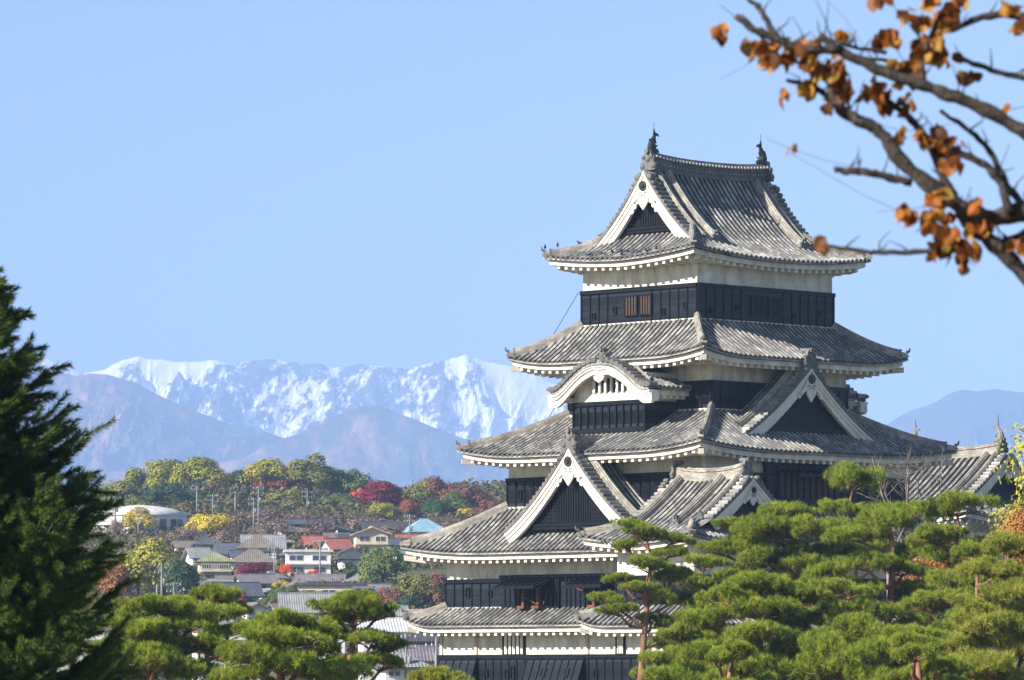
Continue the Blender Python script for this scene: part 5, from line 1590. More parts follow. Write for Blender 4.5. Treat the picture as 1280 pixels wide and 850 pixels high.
FRAME = paint('pale window frame', (0.6, 0.6, 0.6)); RAIL = paint('balcony rail', (0.5, 0.46, 0.4)); METAL = paint('pole concrete', (0.26, 0.26, 0.25)); CABLEM = paint('grey metal', (0.3, 0.3, 0.32))

def house(label, px, base, wpx, hpx, roof, wall, kind='gable', rz=0.0, depth=0.8, storeys=1, rise=0.34, balcony=False, D=None, eave_=0.55, cross=False, cat='house', group='houses on the hillside', bury=3.0):
    p = on_hill(px, base) if D is None else at(px, base, D)
    k = F / p[1]
    w_ = wpx / k; h = hpx / k; d = max(4.0, w_ * depth)
    root = thing('house', label, cat, (p[0], p[1] + d / 2, p[2]), rz, group)
    x, y = w_ / 2, d / 2
    mb = MB(); mb.box(-x, x, -y, y, -bury, h)
    if kind in ('gable', 'gablefront'):
        ri = rise * (d if kind == 'gable' else w_) / 2 * 1.2
        if kind == 'gable':
            for s in (-1, 1):
                mb.add([(s * x, -y, h - 0.02), (s * x, y, h - 0.02), (s * x, 0, h + ri)], [(0, 1, 2)])
        else:
            for s in (-1, 1):
                mb.add([(-x, s * y, h - 0.02), (x, s * y, h - 0.02), (0, s * y, h + ri)], [(0, 1, 2)])
    mb.build('wall', HW[wall], root)
    e = eave_; rf = MB()
    def slab(q, uv):
        q = np.array(q, float); n = np.cross(q[1] - q[0], q[2] - q[0]); n /= np.linalg.norm(n)
        if n[2] < 0: n = -n
        V = np.concatenate([q, q + n * 0.16]); m = len(q)
        rf.add(V, [tuple(range(m - 1, -1, -1)), tuple(range(m, 2 * m))] + [(i, (i + 1) % m, m + (i + 1) % m, m + i) for i in range(m)], 0, np.concatenate([uv, uv]))
    if kind == 'gable':
        t = ri / y
        for s in (-1, 1):
            q = [(-x - e, s * (y + e), h - t * e), (x + e, s * (y + e), h - t * e), (x + e, 0, h + ri), (-x - e, 0, h + ri)]
            slab(q, np.array([(a[0], a[1]) for a in q]))
        rf.box(-x - e, x + e, -0.16, 0.16, h + ri + 0.02, h + ri + 0.28)
    elif kind == 'gablefront':
        t = ri / x
        for s in (-1, 1):
            q = [(s * (x + e), -y - e, h - t * e), (s * (x + e), y + e, h - t * e), (0, y + e, h + ri), (0, -y - e, h + ri)]
            slab(q, np.array([(a[1], a[0]) for a in q]))
        rf.box(-0.16, 0.16, -y - e, y + e, h + ri + 0.02, h + ri + 0.28)
    elif kind == 'hip':
        m = min(x, y) + e; ri = rise * m * 1.25; lx = max(x + e - m, 0.02); ly = max(y + e - m, 0.02)
        X, Y = x + e, y + e; z0 = h - 0.12; z1 = h + ri
        slab([(-X, -Y, z0), (X, -Y, z0), (lx, -ly, z1), (-lx, -ly, z1)], np.array([(-X, 0), (X, 0), (lx, 1), (-lx, 1)]))
        slab([(X, Y, z0), (-X, Y, z0), (-lx, ly, z1), (lx, ly, z1)], np.array([(-X, 0), (X, 0), (lx, 1), (-lx, 1)]))
        slab([(X, -Y, z0), (X, Y, z0), (lx, ly, z1), (lx, -ly, z1)], np.array([(-Y, 0), (Y, 0), (ly, 1), (-ly, 1)]))
        slab([(-X, Y, z0), (-X, -Y, z0), (-lx, -ly, z1), (-lx, ly, z1)], np.array([(-Y, 0), (Y, 0), (ly, 1), (-ly, 1)]))
        rf.box(-lx - 0.1, lx + 0.1, -0.15, 0.15, z1 + 0.05, z1 + 0.3)
    else:
        rf.box(-x - e * 0.6, x + e * 0.6, -y - e * 0.6, y + e * 0.6, h + 0.01, h + 0.35)
    r = rf.build('roof', HR[roof], root)
    if cross:
        c = MB(); cw = w_ * 0.2
        c.box(-cw, cw, -y - 0.9, 0, -bury, h + 0.25 * 0)
        c.add([(-cw, -y - 0.91, h), (cw, -y - 0.91, h), (0, -y - 0.91, h + cw * 0.55)], [(0, 1, 2)])
        c.build('porch', HW['white'], root)
        c = MB()
        for s in (-1, 1):
            c.hexa([(s * (cw + 0.4), -y - 1.3, h - 0.25), (s * (cw + 0.4), 0.5, h - 0.25), (0, 0.5, h + cw * 0.6), (0, -y - 1.3, h + cw * 0.6),
                    (s * (cw + 0.4), -y - 1.3, h - 0.1), (s * (cw + 0.4), 0.5, h - 0.1), (0, 0.5, h + cw * 0.6 + 0.15), (0, -y - 1.3, h + cw * 0.6 + 0.15)])
        c.build('porch_roof', HW['white'], root)
    rng = np.random.default_rng(int(px * 31 + base))
    sh = h / storeys
    def win(face, u, z, ww, hh):
        wm = MB()
        if face == 'f': wm.box(u - ww / 2, u + ww / 2, -y - 0.06, -y + 0.04, z - hh / 2, z + hh / 2)
        else: wm.box(x - 0.04, x + 0.06, u - ww / 2, u + ww / 2, z - hh / 2, z + hh / 2)
        fr = wm.build('window', FRAME, root)
        pm = MB(); t = 0.08
        for s in (-1, 1):
            c = u + s * ww / 4
            a, b = c - ww / 4 + t / 1.5, c + ww / 4 - t / 1.5
            if face == 'f': pm.box(a, b, -y - 0.075, -y - 0.05, z - hh / 2 + t, z + hh / 2 - t)
            else: pm.box(x + 0.05, x + 0.075, a, b, z - hh / 2 + t, z + hh / 2 - t)
        pm.build('pane', GLASS, fr)
    for s in range(storeys):
        n = max(2, int(w_ / 2.6))
        for j in range(n):
            u = -x + w_ * (j + 0.5) / n + rng.normal(0, 0.1)
            if cross and abs(u) < w_ * 0.25: continue
            win('f', u, sh * s + sh * 0.52, min(w_ / n * 0.62, rng.choice([1.2, 1.7, 2.2])), min(sh * 0.5, rng.choice([1.1, 1.3, 1.8])))
        win('r', 0.0, sh * s + sh * 0.55, min(1.8, d * 0.3), min(sh * 0.42, 1.2))
    if storeys > 1:
        bm = MB(); bm.box(-x - 0.02, x + 0.02, -y - 0.5, -y - 0.02, sh - 0.08, sh + 0.10)
        bm.build('floor_band', HR[roof] if not balcony else HW[wall], root)
    if balcony:
        bm = MB()
        bm.box(-x * 0.9, x * 0.9, -y - 1.1, -y - 0.05, sh + 0.02, sh + 0.16)
        bm.box(-x * 0.9, x * 0.9, -y - 1.12, -y - 1.06, sh + 1.0, sh + 1.1)
        for j in range(int(w_ * 0.9 / 0.3)):
            u = -x * 0.88 + 0.3 * j; bm.box(u, u + 0.08, -y - 1.12, -y - 1.07, sh + 0.16, sh + 1.0)
        bm.build('balcony', RAIL, root)
    return root

# white round roofed hall at the upper left of the village
p = on_hill(166, 668); k = F / p[1]
hall = thing('white_hall', 'large white round hall with a shallow cone roof at the upper left', 'hall', (p[0] + 0.5, p[1] + 8, p[2]), 0)
rad = 60 / k
a = np.linspace(0, 2 * math.pi, 41)
mb = MB(); hw = 27 / k
mb.grid(np.stack([np.stack([np.cos(a) * rad, np.sin(a) * rad * 0.8, np.full(41, z)], -1) for z in (-4.0, hw)], 1)); mb.build('wall', HW['white'], hall)
mb = MB()
mb.grid(np.stack([np.stack([np.cos(a) * rad * q * 1.03, np.sin(a) * rad * 0.8 * q * 1.03, np.full(41, z)], -1) for q, z in ((1, hw - 0.3), (1, hw + 0.15), (0.7, hw + 0.9), (0.35, hw + 1.35), (0.001, hw + 1.6))], 1)); mb.build('roof', HR['white'], hall, True)
for th in (-1.0, -0.72, -0.5):
    mb = MB(); c, s = math.cos(th), math.sin(th)
    q = np.array([c * rad, s * rad * 0.8, 0]); t = np.array([-s * rad, c * rad * 0.8, 0]); t /= np.linalg.norm(t); n = np.array([t[1], -t[0], 0])
    mb.hexa([q - t * 0.55 - n * 0.2 + (0, 0, 0.5), q + t * 0.55 - n * 0.2 + (0, 0, 0.5), q + t * 0.55 + n * 0.14 + (0, 0, 0.5), q - t * 0.55 + n * 0.14 + (0, 0, 0.5),
             q - t * 0.55 - n * 0.2 + (0, 0, 2.6), q + t * 0.55 - n * 0.2 + (0, 0, 2.6), q + t * 0.55 + n * 0.14 + (0, 0, 2.6), q - t * 0.55 + n * 0.14 + (0, 0, 2.6)])
    mb.build('window', GLASS, hall)

house('dark navy house behind the white gabled house', 386, 675, 52, 20, 'navy', 'navy', 'gable', 0.15, 0.5, 2, 0.25)
house('white house with a grey-brown gable roof in front of the navy house', 369, 676, 54, 12, 'brown', 'white', 'gable', 0.5, 0.6, 1, 0.5)
house('white house with grey roof and a white cross gable', 328, 694, 48, 10, 'grey', 'white', 'gable', 0.1, 0.8, 1, 0.62, cross=True)
house('cream house with a dark roof at the left of the terrace', 258, 694, 32, 13, 'navy', 'cream', 'hip', 0.2, 0.9, 1, 0.35)
house('dark roofed annex right of the cream house', 284, 697, 26, 6, 'navy', 'grey', 'gable', -0.2, 0.8, 1, 0.5)
house('two-storey white house with a sage green roof and long balcony', 267, 728, 40, 26, 'green', 'cream', 'hip', 0.12, 0.9, 2, 0.36, balcony=True)
house('white house with a wide grey-brown hip roof above the crimson maple', 322, 700, 46, 15, 'brown', 'white', 'hip', 0.0, 0.9, 1, 0.5)
house('lower wing with a brown-grey hip roof behind the crimson maple', 315, 716, 56, 13, 'brown', 'white', 'hip', 0.05, 0.8, 1, 0.45)
house('white two-storey house with a nearly flat pale roof and wide windows', 384, 720, 56, 30, 'white', 'white', 'flat', 0.06, 0.8, 2)
house('small house with a red gable roof, left of two', 394, 690, 26, 8, 'red', 'white', 'gable', 0.25, 1.0, 1, 0.55)
house('small house with a red front-facing gable, right of two', 419, 696, 27, 11, 'red', 'white', 'gable', 0.5, 0.9, 1, 0.55)
house('cream two-storey house with a low front gable', 463, 694, 40, 27, 'cream', 'cream', 'gablefront', 0.12, 0.9, 2, 0.3)
house('wide house under a dark slate roof at the top of the village', 482, 676, 56, 15, 'dark', 'tan', 'gable', 0.12, 0.6, 1, 0.38)
house('white house with a bright sky-blue roof near the castle eave', 530, 677, 46, 12, 'blue', 'white', 'hip', 0.3, 0.8, 1, 0.55)
house('low red roofed shed below the sky-blue roof', 512, 684, 30, 5, 'red', 'white', 'gable', 0.2, 0.7, 1, 0.5)
house('white house with a small dark hip roof right of the pale flat roofed house', 441, 714, 34, 15, 'dark', 'white', 'hip', 0.2, 0.9, 1, 0.38)
house('grey roofed cottage above the dark blue roofed house', 318, 739, 42, 11, 'purplegrey', 'cream', 'gable', 0.35, 0.7, 1, 0.4)
house('white house with a long dark blue gable roof', 291, 757, 56, 14, 'navy', 'white', 'gable', 0.3, 0.6, 1, 0.55)
house('small white two-storey house below the dark blue roof', 316, 782, 28, 20, 'purplegrey', 'white', 'gablefront', 0.3, 0.9, 2, 0.4)
house('house with a broad grey tiled gable roof among the lower trees', 385, 776, 66, 14, 'grey', 'tan', 'gable', 0.12, 0.45, 1, 0.75)
house('long low building with a flat dark roof', 412, 752, 80, 20, 'dark', 'cream', 'flat', 0.0, 0.2, 1)
house('dull purple block at the end of the long low building', 454, 758, 20, 22, 'purplegrey', 'purple', 'flat', 0.0, 0.8, 1)
house('brown low roofed house above the long low building', 400, 734, 54, 8, 'purplegrey', 'cream', 'gable', 0.0, 0.4, 1, 0.3)
house('grey low roofed shed left of the castle eave', 489, 778, 30, 9, 'grey', 'grey', 'gable', 0.1, 0.6, 1, 0.4)
house('cream flat roofed house touching the lowest castle eave', 530, 778, 36, 13, 'cream', 'cream', 'flat', 0.1, 0.7, 1)
house('dark roofed terrace house behind the pale flat roofed house', 446, 684, 40, 7, 'dark', 'tan', 'gable', 0.05, 0.5, 1, 0.4)
house('white house half hidden left of the sage green roof', 246, 716, 22, 20, 'grey', 'white', 'gable', 0.3, 0.9, 2, 0.5)
for a in (('small grey roofed house left of the pale flat roofed house', 346, 692, 26, 10, 'grey', 'white', 'gable', 0.4, 0.8, 1), ('tan cottage below the white gabled house', 362, 703, 24, 9, 'brown', 'tan', 'hip', 0.1, 0.8, 1),
          ('little white house under the cross gabled house', 301, 706, 24, 10, 'navy', 'white', 'gable', 0.2, 0.8, 1), ('dark roofed house at the tree line above the red roofs', 436, 673, 30, 9, 'dark', 'white', 'gable', 0.3, 0.7, 1),
          ('brown roofed house between the navy house and the red roofs', 420, 682, 26, 8, 'brown', 'cream', 'gable', 0.1, 0.8, 1), ('white gabled house left of the tall fresh green tree', 466, 722, 24, 12, 'grey', 'white', 'gablefront', 0.3, 0.9, 1),
          ('pale house with a purple-grey roof under the brown terrace', 338, 733, 26, 10, 'purplegrey', 'white', 'hip', 0.3, 0.8, 1), ('white house behind the long dark blue roof', 272, 742, 26, 9, 'grey', 'white', 'gable', 0.2, 0.8, 1),
          ('cream house peeking left of the broad grey tiled roof', 352, 776, 24, 12, 'brown', 'cream', 'gable', 0.4, 0.8, 1), ('white house at the foot of the big dark green tree', 240, 746, 26, 12, 'grey', 'white', 'gable', 0.5, 0.8, 1),
          ('grey roofed house left of the long dark blue roof', 252, 772, 30, 12, 'grey', 'cream', 'gable', 0.1, 0.8, 1), ('tiny white house right of the red front-facing gable', 436, 700, 20, 10, 'navy', 'white', 'gablefront', 0.2, 0.9, 1),
          ('cream house beside the golden tree at the village top', 232, 694, 26, 10, 'brown', 'cream', 'gable', 0.2, 0.8, 1), ('white house among the trees below the small hip roofed house', 446, 738, 26, 11, 'grey', 'white', 'hip', 0.1, 0.8, 1)):
    house(*a)
for a in (('tiny grey roofed house in the trees above the lower olive tree', 500, 702, 20, 9, 'grey', 'white', 'gable', 0.3, 0.9, 1), ('small white cottage left of the maroon tree at the castle edge', 528, 700, 20, 9, 'brown', 'white', 'gablefront', 0.2, 0.9, 1),
          ('small tan house above the long low building', 372, 742, 22, 9, 'brown', 'tan', 'hip', 0.3, 0.9, 1), ('small grey roofed house right of the purple block', 470, 750, 24, 10, 'grey', 'cream', 'gable', 0.3, 0.9, 1),
          ('small brown roofed house under the sage green roofed house', 284, 738, 22, 9, 'brown', 'cream', 'gable', 0.1, 0.9, 1), ('small white house below the large yellow-green tree', 214, 768, 24, 11, 'grey', 'white', 'gable', 0.4, 0.8, 1),
          ('narrow white house beside the tall pole pair', 308, 686, 18, 11, 'grey', 'white', 'gablefront', 0.3, 1.0, 1), ('small navy roofed house right of the cream two-storey house', 494, 690, 22, 9, 'navy', 'white', 'gable', 0.2, 0.9, 1),
          ('small purple-grey roofed house at the slope foot', 412, 768, 26, 11, 'purplegrey', 'white', 'gable', 0.2, 0.8, 1), ('small brown roofed house at the foot of the tall fresh green tree', 462, 738, 22, 9, 'brown', 'white', 'hip', 0.2, 0.9, 1),
          ('low dark roofed house by the white hall', 242, 682, 24, 8, 'dark', 'cream', 'gable', 0.1, 0.8, 1), ('small white house right of the dark blue roof', 330, 752, 20, 10, 'grey', 'white', 'gablefront', 0.4, 0.9, 1)):
    house(*a)
# lower town in front of the hill
for a in (('white flat roofed building behind the flat topped pine', 408, 800, 46, 20, 'white', 'white', 'flat', 0.0, 0.5, 2, 470),
          ('white roofed shed right of the flat topped pine', 476, 806, 52, 18, 'white', 'white', 'gable', 0.15, 0.4, 1, 460),
          ('wide purple-brown roofed warehouse beside the castle wall', 530, 832, 60, 8, 'purplegrey', 'grey', 'gable', 0.1, 0.5, 1, 430),
          ('white building low between the dark conifer and the rounded pine', 100, 815, 60, 32, 'white', 'white', 'flat', 0.0, 0.5, 2, 440),
          ('small orange roofed house behind the dark conifer', 84, 790, 26, 12, 'orange', 'white', 'gable', 0.2, 0.8, 1, 480),
          ('grey roofed house between two rounded pines', 262, 806, 40, 18, 'grey', 'white', 'gable', 0.2, 0.6, 1, 450),
          ('pale house behind the domed pine', 300, 812, 44, 26, 'white', 'white', 'flat', 0.1, 0.5, 2, 440),
          ('dark roofed house beyond the warehouse', 520, 812, 46, 12, 'dark', 'grey', 'gable', 0.0, 0.5, 1, 480),
          ('grey hip roofed house at the bottom behind the pines', 500, 850, 50, 16, 'grey', 'white', 'hip', 0.2, 0.7, 1, 400)):
    house(a[0], a[1], a[2], a[3], a[4], a[5], a[6], a[7], a[8], a[9], a[10], D=a[11], group='buildings of the lower town', bury=12, rise=0.4)

def utility_pole(label, px, top, base, arms=2, tilt=0.0, D=None):
    p = on_hill(px, base) if D is None else at(px, base, D)
    h = (ZC + (YH - top) * p[1] / F) - p[2]
    root = thing('utility_pole', label, 'utility pole', p, 0.4, 'utility poles of the village')
    b = 8.0 if D else 0.6
    mb = MB(); mb.tube([(0, 0, -b), (0, 0, h)], [0.13, 0.09], 0, 6); mb.build('post', METAL, root, True)
    for j in range(arms):
        z = h - 0.35 - 0.8 * j
        mb = MB(); mb.box(-1.0 + 0.1 * j, 1.0 - 0.1 * j, -0.06, 0.06, z - 0.06, z + 0.06); c = mb.build('crossarm', CABLEM, root)
        for x in (-0.85, -0.35, 0.35, 0.85):
            mb = MB(); mb.tube([(x, 0, z + 0.06), (x, 0, z + 0.26)], [0.06, 0.04], 0, 5); mb.build('insulator', FRAME, c)
    if arms > 1:
        mb = MB(); mb.tube([(0.3, -0.05, h - 2.6), (0.3, -0.05, h - 1.8)], 0.2, 0, 8); mb.build('transformer', METAL, root, True)
for a in (('utility pole above the round golden tree', 246, 610, 648, 1), ('pole with two arms left of the russet tree foot', 266, 618, 650, 2), ('lone pole on the slope under the dip in the ridge', 294, 614, 660, 1),
          ('left pole of the tall pair above the terraces', 317, 622, 672, 2), ('right, taller pole of the pair above the terraces', 323, 608, 672, 2), ('pole below the tall olive ridge tree', 384, 613, 662, 2),
          ('pole before the white hall wall', 144, 620, 668, 2), ('pole beside the golden tree at the white hall', 173, 636, 676, 2), ('tall pole in front of the large dark green tree', 202, 704, 766, 2),
          ('short pole left of the tall one by the dark green tree', 196, 731, 766, 0), ('pole with broad arms right of the dark green tree', 217, 728, 766, 2), ('pole in front of the pale flat roofed house', 400, 675, 726, 1),
          ('pole between the brown hip roof and the flat roofed house', 343, 684, 724, 2), ('pole left of the sky-blue roof', 512, 643, 678, 2), ('thin pole in front of the olive tree by the castle', 534, 720, 764, 1)):
    utility_pole(*a)
utility_pole('grey street pole behind the flat topped pine near the castle wall', 507, 792, 850, 2, D=400)
utility_pole('grey street pole close to the castle wall', 545, 790, 850, 2, D=405)

def wall_strip(label, px0, py0, px1, py1, hpx, c):
    p, q = on_hill(px0, py0), on_hill(px1, py1)
    h = hpx * p[1] / F
    d = (q - p); d[2] = 0; d /= np.linalg.norm(d); n = np.array([-d[1], d[0], 0]) * 0.25
    m = MB(); z = np.array([0, 0, h]); dn = np.array([0, 0, 1.5])
    m.hexa([np.zeros(3) - n - dn, q - p - n - dn, q - p + n - dn, n - dn, -n + z, q - p - n + z, q - p + n + z, n + z])
    m.box(-0.01, 0.01, -0.01, 0.01, 0, 0.01)
    o = m.build('retaining_wall', c, None); o.location = p
    tag(o, label, 'wall')
wall_strip('pale retaining wall under the sage green roofed house', 248, 737, 300, 734, 6, HW['cream'])
wall_strip('grey retaining wall under the flat roofed house', 355, 726, 432, 727, 5, HW['grey'])
wall_strip('brown terrace wall below the white gabled house', 322, 680, 392, 682, 5, HW['tan'])
wall_strip('pale terrace wall left of the broad grey tiled roof', 330, 771, 356, 772, 6, HW['cream'])

def car(label, px, py, c, D=None, rz=0.3):
    p = on_hill(px, py) if D is None else at(px, py, D)
    root = thing('parked_car', label, 'car', p, rz)
    m = MB()
    prof = [(-2.0, 0.35), (-2.05, 0.8), (-1.3, 0.9), (-0.7, 1.42), (0.9, 1.45), (1.6, 0.92), (2.05, 0.82), (2.05, 0.35)]
    m.prism(prof, (0, -0.8, 0), (1, 0, 0), (0, 0, 1), (0, 1, 0), 1.6, 0); m.build('body', c, root)
    m = MB(); m.prism([(-1.15, 0.95), (-0.66, 1.36), (0.86, 1.38), (1.4, 0.96)], (0, -0.83, 0), (1, 0, 0), (0, 0, 1), (0, 1, 0), 1.66, 0); m.build('window', GLASS, root)
    for x in (-1.3, 1.3):
        for y in (-0.82, 0.62):
            m = MB(); m.tube([(x, y, 0.33), (x, y + 0.2, 0.33)], 0.33, 0, 10); m.build('wheel', BATTEN, root)
CW = paint('white car paint', (0.75, 0.75, 0.76), 0.3); CR = paint('red car paint', (0.5, 0.06, 0.09), 0.3)
car('white car parked on the slope left of the long low building', 372, 758, CW)
car('red car parked beside the cream flat roofed house', 547, 783, CR, rz=0.1)

# ================================================================== right border and bare trees
def bare_tree():
    rng = np.random.default_rng(5)
    D = 214.0; k = F / D
    b = at(1108, 850, D); org = np.array([b[0], D, 0])
    root = thing('bare_tree', 'leafless grey tree standing against the castle beside the mushroom-topped pine', 'tree', org, 0)
    m = MB()
    P = lambda px, py, dy=0.0: at(px, py, D) - org + np.array([0, dy, 0])
    m.tube([(0, 0, -0.3), P(1108, 900), P(1112, 760), P(1110, 700)], [0.17, 0.15, 0.11, 0.09], 0, 7)
    main = [[(1110, 700), (1118, 660), (1110, 636), (1103, 618), (1098, 596), (1092, 576)], [(1112, 720), (1128, 680), (1122, 650), (1112, 630), (1100, 598)],
            [(1112, 730), (1142, 680), (1136, 640), (1133, 610), (1135, 580)], [(1112, 720), (1164, 670), (1172, 640), (1176, 610), (1178, 572)], [(1150, 690), (1158, 650), (1150, 622), (1146, 600), (1156, 585)],
            [(1110, 705), (1130, 660), (1134, 620), (1134, 590)]]
    for br in main:
        dy = rng.uniform(-0.6, 0.6)
        pts = [P(x, y, dy * i / 4) for i, (x, y) in enumerate(br)]
        m.tube(pts, np.linspace(0.075, 0.018, len(pts)), 0, 5)
        for i in range(1, len(pts)):
            for _ in range(6):
                a = pts[i - 1] + (pts[i] - pts[i - 1]) * rng.random()
                v = np.array([rng.normal(0, 0.5), rng.normal(0, 0.4), rng.uniform(0.15, 0.8)])
                e = a + v; m.tube([a, a + v * 0.5 + rng.normal(0, 0.06, 3), e], [0.018, 0.012, 0.005], 0, 4)
                for _ in range(3):
                    s = a + v * rng.uniform(0.3, 0.9); m.tube([s, s + np.array([rng.normal(0, 0.22), rng.normal(0, 0.2), rng.uniform(0.05, 0.35)])], [0.008, 0.003], 0, 3)
    m.build('branches', noisy('grey bare bark', (0.12, 0.10, 0.085), (0.26, 0.23, 0.20), 5, 0.9), root, True)
bare_tree()
tree('yellow-green autumn tree rising at the right border beside the far turret', 1364, 462, 850, 190, 'yellowgreen', D=200, group='autumn trees by the right border', h0=0.0, fine=True)
tree('bright orange tree at the right border below the yellow-green one', 1304, 606, 850, 110, 'orange', D=176, group='autumn trees by the right border', h0=0.0, fine=True)
tree('orange foliage seen between the garden pines at right', 1176, 655, 850, 90, 'orange', D=222, group='autumn trees by the right border', h0=0.0, fine=True)
tree('small orange tree glimpsed behind the broad light green pine', 1030, 690, 850, 80, 'orange', D=220, group='autumn trees by the right border', h0=0.0, fine=True)

# low tiled garden wall glimpsed between the pines
gx = c_px(1145, y=-19)
w_ = thing('tiled_wall', 'white garden wall with a grey tiled coping glimpsed between the pines', 'wall', (*c2w(gx, -19), 0), math.radians(90) - ALPHA)
m = MB(); m.box(-8, 8, -0.3, 0.3, -0.2, 9.1); m.build('plaster_wall', PLASTER, w_)
m = MB()
for s_ in (-1, 1):
    def P(s, v, s_=s_):
        v = np.asarray(v, float)
        return np.stack([np.full_like(v, s), s_ * 1.5 * (1 - v), 9.0 + 1.1 * v], -1)
    tiled_slope(m, P, -8.4, 8.4, lambda s: 1.0, 1.9)
m.sweep([(-8.4, 0, 10.1), (0, 0, 10.1), (8.4, 0, 10.1)], RIDGE_PROF(0.16, 0.3), 0)
m.build('coping', [TILE, TILE_D, TILE, PAN, SIDE_SHADE], w_)

# ================================================================== pigeons on the top roof
FEATH = noisy('slate pigeon feathers', (0.03, 0.033, 0.04), (0.10, 0.105, 0.12), 30, 0.7)
def pigeon_mesh():
    m = MB()
    c = np.array([(-0.20, 0.10), (-0.13, 0.115), (-0.03, 0.13), (0.06, 0.15), (0.11, 0.20), (0.135, 0.245), (0.16, 0.25), (0.19, 0.245)])
    r = [0.016, 0.04, 0.068, 0.062, 0.040, 0.036, 0.026, 0.006]
    m.tube([(a, 0, b) for a, b in c], r, 0, 8)
    for y in (-0.025, 0.025):
        m.tube([(0, y, 0.10), (0.01, y, 0.0)], 0.008, 0, 4)
    return m.mesh('pigeon', [FEATH], True)
PG = pigeon_mesh()
ZA = lambda d: 20.95 + 0.30 * d + 0.108 * d * d
def pigeon(label, x, y, z, rz):
    wx, wy = c2w(x, y)
    o = bpy.data.objects.new('pigeon', PG); COL.objects.link(o)
    o.location = (wx, wy, z + ZC); o.rotation_euler = (0, 0, rz)
    tag(o, label, 'pigeon', 'pigeons on the top roof')
rng = np.random.default_rng(3)
for i in range(20):
    y = -3.4 + 7.0 * i / 19 + rng.normal(0, 0.15); d = rng.uniform(0.15, 1.1)
    d = min(d, 5.0 - abs(y))
    pigeon('dark pigeon perched on the tiles of the left slope under the top gable', -6.55 + d, y, ZA(d) + 0.08, rng.random() * 6.28)
for d in (0.05, 0.5, 1.3, 2.05, 2.4):
    pigeon('dark pigeon lined up on the far left hip of the top roof', -6.55 + d, 5.23 - d, ZA(d) + 0.42 * max(0, 1 - d / 6) ** 2 + (0.36 if d < 1 else 0.16), rng.random() * 6.28)

